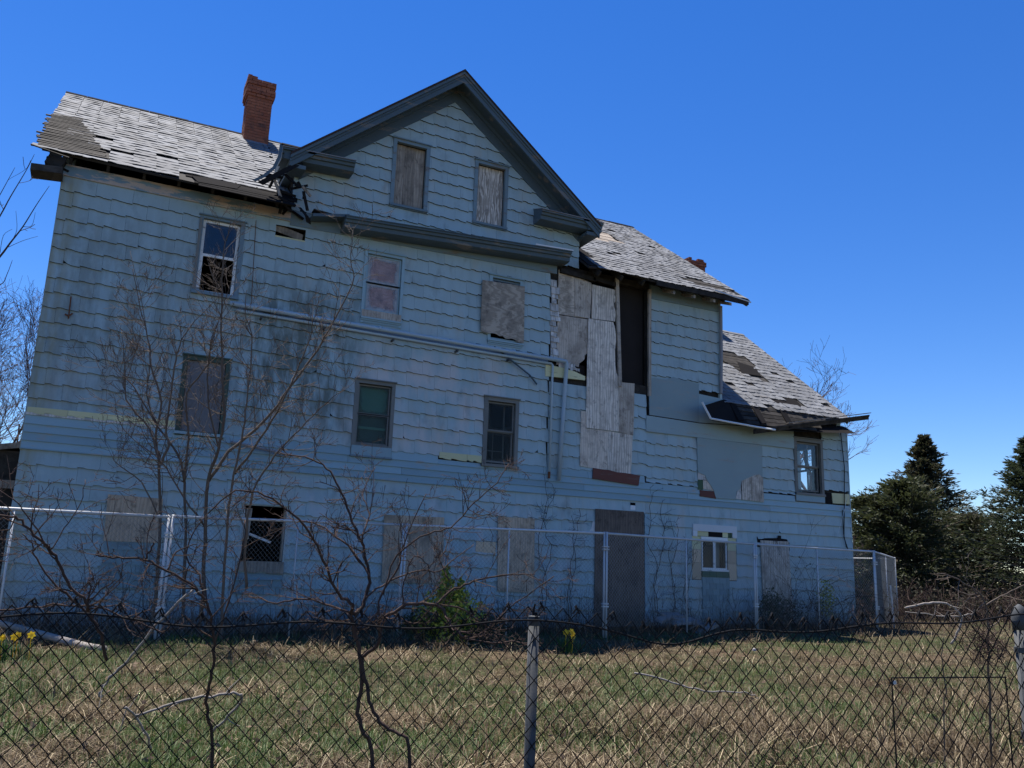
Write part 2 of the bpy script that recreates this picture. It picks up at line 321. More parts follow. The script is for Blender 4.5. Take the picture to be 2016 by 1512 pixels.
# branch centre lines in metres: (points, base radius, tip radius)
SAPLING=[([(2.596,-11.746,0.224),(2.548,-11.745,0.319),(2.507,-11.757,0.45),(2.512,-11.789,0.573),(2.49,-11.805,0.687),(2.456,-11.814,0.792),(2.418,-11.824,0.913)],0.0105,0.0105),([(2.731,-11.933,0.261),(2.673,-11.901,0.34),(2.611,-11.858,0.377),(2.559,-11.829,0.459),(2.516,-11.818,0.594),(2.492,-11.806,0.687)],0.009,0.009),([(2.418,-11.824,0.913),(2.407,-11.874,0.959),(2.336,-11.894,1.002),(2.278,-11.926,1.071),(2.204,-11.967,1.205),(2.109,-11.995,1.328),(2.033,-12.017,1.39),(1.902,-12.016,1.465),(1.764,-11.996,1.475),(1.666,-11.968,1.371)],0.009,0.003),([(2.418,-11.824,0.913),(2.465,-11.813,0.922),(2.495,-11.808,0.992),(2.511,-11.803,1.09),(2.495,-11.778,1.171),(2.466,-11.754,1.279),(2.421,-11.719,1.379),(2.362,-11.689,1.523),(2.299,-11.649,1.635),(2.219,-11.59,1.7),(2.142,-11.522,1.722),(2.059,-11.45,1.737)],0.0105,0.003),([(2.49,-11.805,0.687),(2.509,-11.84,0.716),(2.553,-11.895,0.781),(2.539,-11.931,0.878),(2.58,-11.98,0.924),(2.656,-12.047,0.972),(2.76,-12.118,0.976),(2.799,-12.145,0.936),(2.83,-12.168,0.887),(2.887,-12.198,0.818)],0.01,0.007),([(2.757,-12.127,0.977),(2.855,-12.132,1.047),(2.958,-12.134,1.093),(3.09,-12.146,1.123),(3.227,-12.156,1.136),(3.301,-12.133,1.137)],0.006,0.0025),([(2.887,-12.198,0.818),(2.995,-12.167,0.828),(3.068,-12.13,0.885),(3.202,-12.135,0.992),(3.402,-12.18,1.132)],0.005,0.0025),([(2.887,-12.198,0.818),(3.013,-12.256,0.806),(3.185,-12.339,0.808),(3.218,-12.351,0.793)],0.004,0.003),([(2.757,-12.127,0.977),(2.921,-12.102,0.952),(3.037,-12.044,0.888),(3.172,-11.998,0.831)],0.005,0.002),([(2.539,-11.931,0.878),(2.546,-11.896,1.006),(2.629,-11.902,1.149),(2.652,-11.863,1.222),(2.701,-11.851,1.362),(2.776,-11.863,1.543)],0.006,0.0025),([(2.49,-11.821,0.993),(2.616,-11.811,1.075),(2.77,-11.808,1.134),(2.902,-11.781,1.137),(3.009,-11.761,1.216),(3.121,-11.741,1.288)],0.005,0.002),([(2.535,-11.96,1.008),(2.602,-11.944,1.202),(2.763,-11.956,1.326),(2.898,-11.937,1.369),(3.026,-11.935,1.499),(3.155,-11.932,1.623),(3.243,-11.907,1.74)],0.005,0.0025),([(2.497,-11.848,1.091),(2.45,-11.765,1.196),(2.348,-11.656,1.302),(2.265,-11.546,1.366),(2.195,-11.429,1.376)],0.006,0.003),([(2.463,-11.763,1.278),(2.519,-11.672,1.423),(2.517,-11.549,1.545),(2.599,-11.476,1.706)],0.005,0.002),([(2.418,-11.824,0.913),(2.341,-11.723,0.942),(2.228,-11.604,0.97),(2.111,-11.471,0.944),(1.983,-11.345,0.973)],0.006,0.003),([(2.586,-11.964,0.923),(2.69,-12.022,0.876),(2.739,-12.08,0.94),(2.76,-12.118,0.976)],0.004,0.003),([(2.637,-11.997,0.96),(2.639,-11.97,1.08),(2.689,-11.967,1.206),(2.778,-11.943,1.164),(2.823,-11.889,1.082)],0.004,0.002),([(2.906,-11.93,1.086),(2.876,-11.865,1.193),(2.919,-11.824,1.251),(2.955,-11.796,1.376)],0.004,0.002)]
ARCHED=[([(1.843,-11.558,0.246),(1.803,-11.607,0.411),(1.781,-11.646,0.499),(1.785,-11.707,0.628),(1.777,-11.762,0.756),(1.743,-11.803,0.881),(1.703,-11.832,0.964),(1.631,-11.843,1.036),(1.523,-11.834,1.097),(1.419,-11.824,1.146),(1.329,-11.81,1.151),(1.254,-11.803,1.152),(1.21,-11.811,1.159)],0.0085,0.004),([(1.421,-11.796,1.146),(1.444,-11.82,1.2),(1.448,-11.828,1.224)],0.005,0.003),([(1.709,-11.778,0.961),(1.678,-11.733,1.075),(1.62,-11.666,1.148),(1.634,-11.645,1.268),(1.698,-11.646,1.385)],0.006,0.002),([(1.528,-11.779,1.096),(1.561,-11.732,1.188),(1.658,-11.702,1.226)],0.005,0.002),([(1.312,-11.749,0.689),(1.278,-11.79,0.8),(1.241,-11.818,0.864),(1.209,-11.844,0.906),(1.201,-11.882,0.954),(1.128,-11.893,1.019),(1.07,-11.919,1.114),(1.031,-11.945,1.173),(0.98,-11.963,1.22),(0.905,-11.974,1.291),(0.858,-11.986,1.305),(0.8,-11.989,1.304)],0.008,0.005),([(1.21,-11.807,0.904),(1.155,-11.819,0.945),(1.112,-11.838,0.991),(1.072,-11.853,1.016),(0.978,-11.864,1.135),(0.96,-11.896,1.185),(0.918,-11.916,1.238)],0.006,0.0025),([(1.031,-11.956,1.173),(1.069,-11.92,1.266),(1.119,-11.897,1.383),(1.131,-11.853,1.493)],0.003,0.0015),([(1.025,-11.955,1.182),(1.005,-11.979,1.206),(0.935,-11.997,1.302),(0.884,-12.015,1.363),(0.813,-12.021,1.412)],0.004,0.002),([(0.831,-11.68,0.898),(1.02,-11.755,0.925),(1.203,-11.823,0.936),(1.283,-11.834,0.917),(1.434,-11.872,0.863),(1.537,-11.888,0.818)],0.004,0.004),([(1.201,-11.872,0.953),(1.21,-11.895,1.036),(1.208,-11.907,1.087)],0.004,0.002),([(1.201,-11.872,0.953),(1.251,-11.908,1.007),(1.306,-11.947,1.055)],0.004,0.002),([(1.792,-11.653,0.746),(1.837,-11.687,0.959),(1.873,-11.728,1.217),(1.87,-11.72,1.348)],0.004,0.003)]
DEAD1=[([(1.638,-11.869,1.013),(1.528,-11.785,0.879),(1.448,-11.714,0.746),(1.392,-11.667,0.663),(1.334,-11.622,0.588),(1.314,-11.601,0.538),(1.316,-11.594,0.506)],0.006,0.005)]
DEAD2=[([(1.511,-10.962,0.32),(1.629,-10.985,0.355),(1.799,-11.037,0.412),(1.958,-11.077,0.435),(2.034,-11.071,0.432),(2.054,-11.028,0.393),(2.041,-10.966,0.337),(1.985,-10.876,0.249),(1.943,-10.799,0.191)],0.007,0.008),([(1.455,-10.943,0.355),(1.516,-10.886,0.308),(1.595,-10.821,0.193),(1.637,-10.744,0.102)],0.007,0.006)]
DEAD3=[([(5.09,-10.437,0.406),(5.347,-10.457,0.353),(5.639,-10.489,0.278),(5.917,-10.526,0.253),(6.127,-10.534,0.241),(6.262,-10.495,0.186)],0.008,0.004)]
CANE=[([(8.986,-9.705,0.891),(9.163,-9.802,0.942),(9.307,-9.876,0.963),(9.442,-9.929,0.909),(9.528,-9.947,0.812),(9.511,-9.901,0.652),(9.471,-9.853,0.531)],0.011,0.013),([(9.526,-9.948,0.822),(9.596,-9.989,0.851),(9.668,-10.025,0.857)],0.009,0.006),([(8.991,-9.698,0.852),(9.27,-9.825,0.822),(9.527,-9.947,0.816)],0.005,0.008)]
SAPR=[([(7.566,-11.579,-0.285),(7.467,-11.676,0.205),(7.377,-11.763,0.636),(7.328,-11.816,0.836),(7.27,-11.857,1.006),(7.182,-11.866,1.103),(7.047,-11.845,1.17),(6.914,-11.822,1.222),(6.813,-11.804,1.233)],0.01,0.004),([(7.263,-11.853,1.006),(7.364,-11.92,1.081),(7.485,-11.996,1.156),(7.582,-12.057,1.217)],0.007,0.003),([(7.222,-11.85,1.075),(7.148,-11.831,1.144),(7.086,-11.82,1.226)],0.005,0.002),([(7.205,-11.849,1.103),(7.155,-11.821,1.087),(7.026,-11.768,1.128)],0.005,0.003),([(7.304,-11.833,0.837),(7.384,-11.892,0.926),(7.446,-11.953,1.056)],0.005,0.002),([(7.149,-11.829,1.137),(7.171,-11.848,1.173),(7.161,-11.85,1.201)],0.004,0.002),([(7.268,-11.431,0.175),(7.254,-11.476,0.394),(7.2,-11.502,0.611),(7.195,-11.535,0.757)],0.006,0.003)]
LEFTTW=[([(-0.411,-5.861,1.38),(-0.436,-6.136,2.585),(-0.332,-6.35,3.278),(-0.15,-6.542,3.715),(0.049,-6.71,4.015),(0.127,-6.78,4.156),(0.218,-6.862,4.314),(0.31,-6.956,4.525),(0.404,-7.048,4.718)],0.018,0.002),([(-0.332,-6.35,3.278),(-0.182,-6.588,3.972),(0.0,-6.78,4.409),(0.071,-6.859,4.602),(0.18,-6.975,4.864),(0.232,-7.037,5.021)],0.01,0.002),([(-0.198,-6.474,4.005),(-0.1,-6.639,4.497),(-0.04,-6.705,4.656),(0.062,-6.82,4.93)],0.008,0.002),([(-0.135,-6.656,3.685),(0.097,-6.773,3.711),(0.146,-6.822,3.815),(0.176,-6.869,3.952)],0.006,0.002),([(0.127,-6.78,4.156),(0.167,-6.829,4.278),(0.135,-6.858,4.466)],0.003,0.0015),([(0.102,-6.756,4.103),(0.235,-6.837,4.177),(0.363,-6.911,4.225)],0.003,0.0015),([(0.218,-6.862,4.314),(0.295,-6.902,4.326),(0.311,-6.94,4.456)],0.003,0.0015),([(0.045,-6.716,4.05),(0.055,-6.762,4.222),(0.126,-6.811,4.285)],0.003,0.0015)]
CLUMP=[([(2.198,-1.795,0.001),(2.204,-1.89,0.548),(2.157,-2.016,1.332),(2.024,-2.195,2.513),(1.916,-2.2,2.908),(1.937,-2.299,3.443),(1.739,-2.292,3.972),(1.677,-2.301,4.296),(1.49,-2.3,4.83),(1.289,-2.318,5.473)],0.032,0.005),([(2.017,-2.303,2.503),(2.114,-2.4,2.796),(2.038,-2.401,3.031),(2.045,-2.604,3.952),(2.061,-2.656,4.218),(2.167,-2.766,4.542),(2.518,-3.033,5.034)],0.022,0.004),([(2.867,-2.123,0.026),(2.844,-2.265,0.575),(2.768,-2.437,1.355),(2.693,-2.652,2.314),(2.778,-2.821,2.757),(2.785,-2.964,3.248),(2.672,-3.096,3.939),(2.593,-3.202,4.449),(2.506,-3.365,5.215),(2.476,-3.47,5.62),(2.511,-3.618,6.077)],0.036,0.005),([(2.651,-1.786,-0.001),(2.61,-1.855,0.553),(2.539,-1.968,1.349),(2.414,-2.087,2.281),(2.25,-2.073,2.735),(1.932,-1.971,3.131),(1.599,-1.889,3.636),(1.369,-1.799,3.905),(1.197,-1.719,4.096)],0.032,0.004),([(2.706,-2.579,2.267),(2.927,-2.876,2.711),(3.331,-3.268,3.183),(3.589,-3.587,3.644),(3.878,-3.944,4.202),(3.966,-4.135,4.467),(4.191,-4.482,5.112),(4.109,-4.599,5.412),(4.061,-4.755,5.809)],0.026,0.004),([(3.107,-2.589,0.063),(3.052,-2.778,0.853),(2.984,-2.985,1.741),(2.994,-3.169,2.375),(3.027,-3.363,3.007),(3.022,-3.479,3.382),(2.971,-3.703,4.309),(2.835,-3.741,4.625),(2.811,-3.84,4.969)],0.026,0.004),([(3.005,-3.091,2.382),(3.274,-3.455,2.89),(3.47,-3.781,3.387),(3.611,-4.09,3.923),(3.694,-4.345,4.349),(3.607,-4.514,4.762)],0.02,0.003),([(2.403,-2.207,2.272),(2.377,-2.396,2.929),(2.267,-2.543,3.579),(2.497,-2.806,4.028),(2.491,-2.94,4.412),(2.658,-3.195,4.957)],0.02,0.003),([(3.357,-2.983,0.74),(3.241,-3.172,1.368),(3.248,-3.448,2.117),(3.444,-3.755,2.615),(3.698,-4.06,2.985),(3.97,-4.373,3.351),(4.171,-4.609,3.539)],0.022,0.003),([(2.017,-2.303,2.503),(1.823,-2.277,3.025),(1.457,-2.149,3.466),(1.368,-2.176,4.0),(1.258,-2.188,4.511)],0.02,0.003),([(1.927,-2.065,3.118),(1.723,-2.007,3.603),(1.691,-2.079,4.29),(1.232,-2.143,5.808)],0.014,0.003),([(2.788,-2.737,2.767),(2.565,-2.735,3.447),(2.503,-2.825,4.19),(2.581,-2.947,4.786),(2.694,-3.114,5.494)],0.016,0.003),([(2.103,-2.159,1.722),(1.796,-2.207,2.227),(1.426,-2.167,2.492),(1.359,-2.245,2.637)],0.014,0.003),([(2.74,-2.44,1.615),(2.423,-2.445,1.992),(2.156,-2.473,2.366),(1.93,-2.491,2.61),(1.457,-2.417,2.97),(1.249,-2.508,3.49)],0.016,0.003)]
# ---------------- ground ----------------
def sstep(t): t=max(0,min(1,t)); return t*t*(3-2*t)
def gz(x,y):
    z=-.27*sstep((-2.2-y)/10.)
    if y>-16 and y<3: z+=.05*mnoise.noise((x*.45,y*.45,0))+.035*mnoise.noise((x*1.3,y*1.3,5))
    return z-.03
gx=np.unique(np.concatenate([np.linspace(-700,-30,14),np.linspace(-30,45,151),np.linspace(45,700,14)])); gy=np.unique(np.concatenate([np.linspace(-300,-22,8),np.linspace(-22,16,115),np.linspace(16,900,16)]))
GV=np.array([(x,y,gz(x,y)) for y in gy for x in gx]); nx=len(gx)
GF=np.array([(j*nx+i,j*nx+i+1,(j+1)*nx+i+1,(j+1)*nx+i) for j in range(len(gy)-1) for i in range(nx-1)])
g=mesh_np('ground',GV,GF,M['ground'],kind='structure',smooth=True)
# ---------------- house ----------------
house=thing('abandoned_house','large derelict blue-grey shingled house with boarded windows and a central gable','house',(0,0,0))
P_=.267
RX,RZ=7.33,11.72            # dormer ridge on the front
def rake(x): return RZ-.1-.815*abs(x-RX)
def top(x):
    if x<4.0: return 7.90
    if x<10.57: return rake(x)
    return 7.95 if x<14.67 else 5.08
OPEN=dict(W1=(2.41,3.09,5.99,7.40),W2=(5.60,6.34,6.13,7.33),W3=(8.41,9.08,5.98,7.33),W4=(6.06,6.73,8.52,9.93),W5=(7.95,8.61,8.53,9.91),W6=(2.42,3.09,3.36,4.66),W7=(5.62,6.30,3.42,4.63),W8=(8.42,9.07,3.27,4.60),W9=(17.02,17.83,3.26,4.55),O1=(3.66,4.43,1.11,2.11),SW=(14.0,14.74,1.28,1.97),HO=(3.74,4.32,7.33,7.56),BR=(10.08,12.50,5.42,7.80))
def wall_strips(mb,x0,x1,zb,topf,y0,y1,opens,xs=()):
    X=sorted({x0,x1,*[v for o in opens for v in o[:2] if x0<v<x1],*[v for v in xs if x0<v<x1]})
    for a,b in zip(X,X[1:]):
        m=(a+b)/2; cuts=sorted([(o[2],o[3]) for o in opens if o[0]<=m<=o[1]]); z=zb
        for c,d in cuts:
            if c>z: mb.prism([(a,z),(b,z),(b,c),(a,c)],y0,y1)
            z=d
        ta,tb=topf(a+1e-4),topf(b-1e-4)
        if ta>z: mb.prism([(a,z),(b,z),(b,tb),(a,ta)],y0,y1)
mb=MB(); wall_strips(mb,0,18.81,-.3,top,.03,.17,list(OPEN.values()),(4.0,RX,10.57,14.67))
front=mb.build('front_wall',M['darkwood'],house)
# other walls, floors (keep the inside dark)
mb=MB(); D=9.82
def gab(y): return 7.9+max(0,(D/2+.0-abs(y-4.66))*.727)
mb.add([(0,.17,-.3),(0,D,-.3),(0,D,8.1),(0,4.66,11.45),(0,.17,8.1),(.15,.17,-.3),(.15,D,-.3),(.15,D,8.1),(.15,4.66,11.45),(.15,.17,8.1)],[(4,3,2,1,0),(5,6,7,8,9),(0,1,6,5),(1,2,7,6),(2,3,8,7),(3,4,9,8),(4,0,5,9)])
mb.build('side_wall',M['siding'],house)
mb=MB(); mb.add([(14.52,.17,-.3),(14.52,D,-.3),(14.52,D,8.1),(14.52,4.66,11.45),(14.52,.17,8.1),(14.67,.17,-.3),(14.67,D,-.3),(14.67,D,8.1),(14.67,4.66,11.45),(14.67,.17,8.1)],[(4,3,2,1,0),(5,6,7,8,9),(0,1,6,5),(1,2,7,6),(2,3,8,7),(3,4,9,8),(4,0,5,9)])
mb.build('side_wall',M['siding'],house)
mb=MB(); mb.box(.15,14.52,D-.15,D-.001,-.3,8.1); mb.box(14.67,18.81,8.05,8.2,-.3,5.3); mb.build('rear_wall',M['siding'],house)
mb=MB()      # wing gable wall with its window
for (a,b,c,d) in ((.17,1.10,-.3,5.3),(1.66,8.05,-.3,5.3),(1.10,1.66,-.3,3.48),(1.10,1.66,4.62,5.3)): mb.box(18.66,18.81,a,b,c,d)
mb.add([(18.66,.17,5.3),(18.66,8.05,5.3),(18.66,4.1,8.5),(18.81,.17,5.3),(18.81,8.05,5.3),(18.81,4.1,8.5)],[(0,2,1),(3,4,5),(0,3,5,2),(1,2,5,4)])
sw_=mb.build('wing_side_wall',M['siding'],house)
mb=MB(); mb.box(18.70,18.76,1.10,1.66,4.02,4.07); mb.box(18.70,18.76,1.36,1.39,4.07,4.62); mb.build('muntin',M['trim'],sw_)
mb=MB()
for z in (2.86,5.36): mb.box(.16,14.51,.18,9.6,z,z+.1)
mb.box(14.68,18.65,.18,8.0,2.86,2.9); mb.box(.16,18.65,.18,8.0,-.02,.0); mb.box(14.68,18.65,.18,8.0,5.0,5.06); mb.box(10.0,10.08,.18,9.6,-.3,7.8); mb.box(4.9,4.97,.18,9.6,-.3,5.3); mb.box(14.68,18.65,2.9,2.96,-.3,2.8)
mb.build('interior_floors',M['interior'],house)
# casings are part of the exclusion of the shingles
CAS=dict(W1=(2.34,3.17,5.94,7.45),W2=(5.54,6.40,5.86,7.39),W3=(8.34,9.15,5.90,7.38),W4=(5.98,6.81,8.45,10.0),W5=(7.87,8.69,8.46,9.98),W6=(2.34,3.17,3.27,4.74),W7=(5.54,6.37,3.17,4.70),W8=(8.33,9.15,3.20,4.68),W9=(16.93,17.91,3.02,4.63),O1=(3.62,4.46,1.10,2.13),SW=(13.72,15.03,1.03,2.12),HO=OPEN['HO'])
EXC=list(CAS.values())+[OPEN['O1']]
# ---- siding shingles
def dz(x): return -.09*min(1,max(0,x/9.5))
WAVE=[(0,.006),(.13,.006),(.17,-.002),(.22,-.011),(.30,-.014),(.43,-.019),(.4301,.010),(.58,.007),(.63,-.001),(.70,-.011),(.82,-.016),(1,-.022)]
SH_W=.61; PIECES=[]; WJ=[[(rng.uniform(-.02,.02) if 1<i<5 or 6<i<11 else 0,rng.uniform(-.0035,.0035)) for i in range(12)]+[rng.uniform(.8,1.25)] for _ in range(6)]
def course(x0,x1,zb,zt,off,wav=True,clips=(),exc=EXC,dzf=dz,endjit=0.):
    x=x0-off
    while x<x1:
        w=SH_W; jz=rng.uniform(-.006,.006); tl=rng.gauss(0,.004); d=dzf(x+w/2)
        k_=rng.randrange(6); w1=[(u if u in(0,1) else u+WJ[k_][i][0],v*WJ[k_][12]+WJ[k_][i][1]) for i,(u,v) in enumerate(WAVE)]; bot=[(x+u*(w-.0036)+.0018,zb+d+jz+tl*(u-.5)+(v if wav else 0)) for u,v in w1]
        poly=bot+[(x+w-.0015,zt+d+.012),(x+.0015,zt+d+.012)]
        full=True
        if rng.random()<.045:
            full=False; cw,chh=rng.uniform(.03,.09),rng.uniform(.02,.06); poly=(cliph(poly,-chh,-cw,-(chh*x+cw*(zb+d))-cw*chh) if rng.random()<.5 else cliph(poly,chh,-cw,chh*(x+w)-cw*(zb+d)-cw*chh))
        if len(poly)<3: x+=w; continue
        if x<x0 or x+w>x1:
            full=False; poly=clip(poly,0,x0,False); poly=clip(poly,0,x1+rng.uniform(-endjit,endjit*.3),True) if len(poly)>2 else []
        for c in clips:
            if len(poly)>2:
                n0=len(poly); a0=area(poly); poly=cliph(poly,*c)
                if len(poly)<3 or abs(area(poly)-a0)>1e-6: full=False
        if len(poly)>2 and area(poly)>.0012:
            ps=subtract(poly,exc); same=len(ps)==1 and abs(area(ps[0])-area(poly))<1e-7
            for p in ps: PIECES.append((p,zb+d+jz,zt+d,full and same,x,k_ if wav else -1))
        x+=w
def field(x0,x1,zt,n,zmin,par=0,**k):
    for i in range(n):
        t=zt-i*P_; b=max(t-P_,zmin)
        if t-b<.05: break
        course(x0,x1,b,t,(0.0,.36,.09,.45)[(i+par)%4]+rng.uniform(-.02,.02),**k)
z7=7.68
def up_dz(x): return 0
# dz grows towards the belt so that courses fan slightly, as the house has settled
for i in range(16):
    t=z7-i*P_; b=t-P_; f=i/15
    course(0.0,9.88,b,t,(0.05,.40,.12,.48)[i%4],dzf=lambda x,f=f:dz(x)*f,endjit=.05)
for i in range(9,16):
    t=z7-i*P_; b=t-P_
    course(9.88,12.45,b,t,(.2,.5,.1,.4)[i%4],dzf=lambda x:-.09)
field(12.56,14.62,7.57,8,5.5,1,dzf=up_dz)
field(12.45,14.0,4.35,5,3.17,0,dzf=up_dz); field(15.86,16.93,4.34,5,3.20,2,dzf=up_dz); field(17.91,18.80,4.98,6,3.32,1,dzf=up_dz)
# lower storey: first rows plain on the right, wavy elsewhere
for i in range(12):
    t=2.83-i*P_; b=t-P_; o=(0.0,.33,.1,.42)[i%4]
    if i<3: course(0,10.6,b,t,o); course(10.6,18.8,b,t,o,wav=False)
    else: course(0,18.8,b,t,o)
RK=.815; nrm=math.hypot(RK,1)
rk=[(-RK,1,RZ-.36-RK*RX),(RK,1,RZ-.36+RK*RX)]
for i in range(14):
    b=7.93+i*P_*.985; t=b+P_*.985
    course(4.0,10.57,b,t,(0.1,.42,.2,.5)[i%4],clips=rk,dzf=lambda x:.022*(x-4)/6.5)
def shy(zb,zt): return lambda x,z: -.036+.031*(z-zb)/(zt-zb)
def shingle(mb,p,f,r=None):
    a=sum(p[i-1][0]*p[i][1]-p[i][0]*p[i-1][1] for i in range(len(p)))
    if a<0: p=p[::-1]
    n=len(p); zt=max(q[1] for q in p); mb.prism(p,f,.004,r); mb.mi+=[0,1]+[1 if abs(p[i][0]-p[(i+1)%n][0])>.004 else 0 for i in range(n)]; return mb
def pix(p):   # apparent size, to pick the largest 300
    cx=sum(v[0] for v in p)/len(p); cz=sum(v[1] for v in p)/len(p); return area(p)/((cx-CAM.x)**2+CAM.y**2+(cz-CAM.z)**2)
HIDE=[(1.4,2.3,.6,2.15),(6.3,7.57,.8,2.1),(8.74,9.62,.67,2.2),(11.09,12.38,0,2.5),(8.15,9.18,5.95,7.23),(12.45,16.92,4.33,5.62),(13.88,15.88,2.92,4.3)]
def hidden(p):
    cx=sum(v[0] for v in p)/len(p); cz=sum(v[1] for v in p)/len(p); return cz<.05 or any(a<cx<b and c<cz<d for a,b,c,d in HIDE)
PIECES.sort(key=lambda q:-pix(q[0])*(0 if hidden(q[0]) else 1)); SHM={}
stuff=MB()
for i,(p,zb,zt,full,x,wav) in enumerate(PIECES):
    if i<300:
        if full:
            key=(wav,round(zt-zb,2))
            if key not in SHM:
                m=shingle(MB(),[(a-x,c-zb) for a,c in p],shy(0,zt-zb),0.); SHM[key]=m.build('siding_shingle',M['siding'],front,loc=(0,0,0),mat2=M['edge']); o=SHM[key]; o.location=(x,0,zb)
            else:
                o=SHM[key].copy(); COL.objects.link(o); o.location=(x,0,zb)
        else:
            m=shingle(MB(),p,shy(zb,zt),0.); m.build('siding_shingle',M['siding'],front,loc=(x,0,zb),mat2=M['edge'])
    else: shingle(stuff,p,shy(zb,zt))
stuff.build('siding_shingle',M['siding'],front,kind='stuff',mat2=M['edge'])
# ---- belt of clapboards
BELT=[3.41,3.235,3.095,2.955,2.815]
def claps(xs,zt,zb,f=dz,m='clap'):
    for a,b in zip(xs,xs[1:]):
        for p in subtract([(a+.002,zb+f(a)),(b-.002,zb+f(b)),(b-.002,zt+f(b)+.01),(a+.002,zt+f(a)+.01)],[CAS[k] for k in('W6','W7','W8','W9')]):
            MB().prism(p,lambda x,z,zb=zb,zt=zt,f=f:-.042+.022*(z-zb-f(x))/(zt-zb),.0).build('clapboard',M[m],front)
claps([0,3.9,7.36],BELT[0],BELT[1]); claps([8.4,10.9,12.4],BELT[0],BELT[1]); claps([7.36,8.4],BELT[0]-.09,BELT[1])
claps([0,2.9,5.5,9.2,12.9,14.0,16.92],BELT[1],BELT[2]); claps([0,4.4,6.6,10.8,13.6,18.81],BELT[2],BELT[3]); claps([0,3.3,7.9,9.9,13.1,16.1,18.81],BELT[3],BELT[4])
mb=MB(); mb.sweep((0,0,2.83),(9.5,0,2.74),[(-.05,0),(.0,0),(.0,-.02),(-.05,-.02)]); mb.build('drip_strip',M['clap'],front)
# yellowish lower edges where a lower board is gone
def wavy_strip(x0,x1,zb,zt,m,name,y=-.016):
    x=x0
    while x<x1-.02:
        w=min(SH_W,x1-x); MB().prism([(x+u*(w-.006)+.003,zb+v) for u,v in WAVE]+[(x+w-.003,zt),(x+.003,zt)],y,.0).build(name,M[m],front); x+=w
wavy_strip(0.01,2.33,3.42,3.515,'yellow','unpainted_shingle_edge',-.046); wavy_strip(7.38,8.32,3.285,3.41,'yellow','unpainted_shingle_edge',-.046)
MB().prism([(0,3.385),(2.33,3.36),(2.33,3.40),(0,3.425)],-.043,.0).build('bare_board_edge',M['woodshingle'],front)
MB().prism([(18.2,3.05),(18.80,3.06),(18.80,3.32),(18.18,3.31)],-.03,.0).build('unpainted_panel',M['yellow'],front,label='pale yellow-green unpainted panel at the wing corner')
MB().prism([(17.93,3.04),(18.2,3.05),(18.18,3.31),(17.93,3.31)],-.012,.0).build('tar_paper_patch',M['tar'],front)
MB().prism([(9.77,5.30),(10.78,5.33),(10.78,5.42),(10.5,5.5),(10.2,5.54),(9.9,5.56),(9.77,5.56)],-.04,.0).build('unpainted_panel',M['yellow'],front,label='pale yellow-green patch below the torn siding')
# ---- frieze boards
for a,b in ((0,2.6),(2.6,4.0)): MB().prism([(a+.002,7.685),(b-.002,7.685-.01),(b-.002,7.895),(a+.002,7.90)],-.04,.03).build('frieze_board',M['frieze'],front)
MB().prism([(12.56,7.565),(14.64,7.565),(14.64,7.95),(12.56,7.95)],-.032,.03).build('frieze_board',M['casing'],front)
MB().prism([(16.0,4.80),(18.80,4.97),(18.80,5.08),(16.0,5.02)],-.045,.03).build('frieze_board',M['casing'],front)
MB().prism([(4.0,7.60),(10.0,7.70),(10.0,7.93),(4.0,7.92)],-.03,.03).build('frieze_board',M['casing'],front)
# corner boards
MB().box(14.60,14.67,-.035,.03,5.35,7.95).build('corner_board',M['siding'],front); MB().box(-.012,.004,-.02,.2,2.8,7.7).build('corner_board',M['siding'],front); MB().box(18.795,18.825,-.03,.2,-.3,5.0).build('corner_board',M['siding'],front)
# ---- windows
def window(key,cas='casing',proud=.045,sill=True,label=None):
    o=OPEN[key]; c=CAS[key]; mb=MB()
    mb.box(c[0],o[0],-proud,.05,c[2],c[3]); mb.box(o[1],c[1],-proud,.05,c[2],c[3]); mb.box(o[0],o[1],-proud,.05,o[3],c[3])
    if o[2]>c[2]: mb.box(o[0],o[1],-proud+.01,.05,c[2],o[2])
    mb.box(c[0]-.02,c[1]+.02,-proud-.03,.03,c[3],c[3]+.025)        # drip cap
    w=mb.build('window',M[cas],house,label=label)
    return w,o
def sash(w,x0,x1,z0,z1,y,m,fr=.045,pane='glass',mid=None,vb=None):
    mb=MB(); mb.box(x0,x0+fr,y,y+.035,z0,z1); mb.box(x1-fr,x1,y,y+.035,z0,z1); mb.box(x0+fr,x1-fr,y,y+.035,z0,z0+fr); mb.box(x0+fr,x1-fr,y,y+.035,z1-fr,z1)
    if vb: mb.box(vb-.012,vb+.012,y+.004,y+.03,z0+fr,z1-fr)
    mb.build('sash',M[m],w)
    if pane: MB().box(x0+fr,x1-fr,y+.014,y+.019,z0+fr,z1-fr).build('pane',M[pane],w)
def sill(w,x0,x1,z,m='casing',h=.05,out=.09):
    MB().box(x0,x1,-out,.05,z-h,z).build('sill',M[m],w)
w,o=window('W1','casing',label='third-floor window with a peeling white sash and open lower half'); sash(w,2.415,3.085,6.68,7.395,.03,'sash',.05,'glass'); sill(w,2.33,3.18,5.96)
mb=MB(); mb.box(2.415,2.475,.02,.05,5.99,6.68); mb.box(3.03,3.085,.02,.05,5.99,6.68); mb.box(2.40,3.1,-.03,.05,5.965,5.995); mb.build('sash_side',M['sash'],w)
MB().box(2.34,2.385,-.052,-.045,6.0,7.4).build('storm_channel',M['sashold'],w)
w,o=window('W2','clap',.05,label='third-floor window with pinkish plywood behind dirty glass'); sash(w,5.61,6.33,6.71,7.32,.0,'clap',.03,'glassdirty'); sash(w,5.61,6.33,6.14,6.74,.0,'clap',.03,'glassdirty')
MB().box(5.62,6.32,.032,.045,6.14,7.3).build('plywood_panel',M['plypink'],w); MB().box(5.555,6.385,-.065,-.05,5.985,6.13).build('bare_sill_board',M['ply'],w)
mb=MB(); 
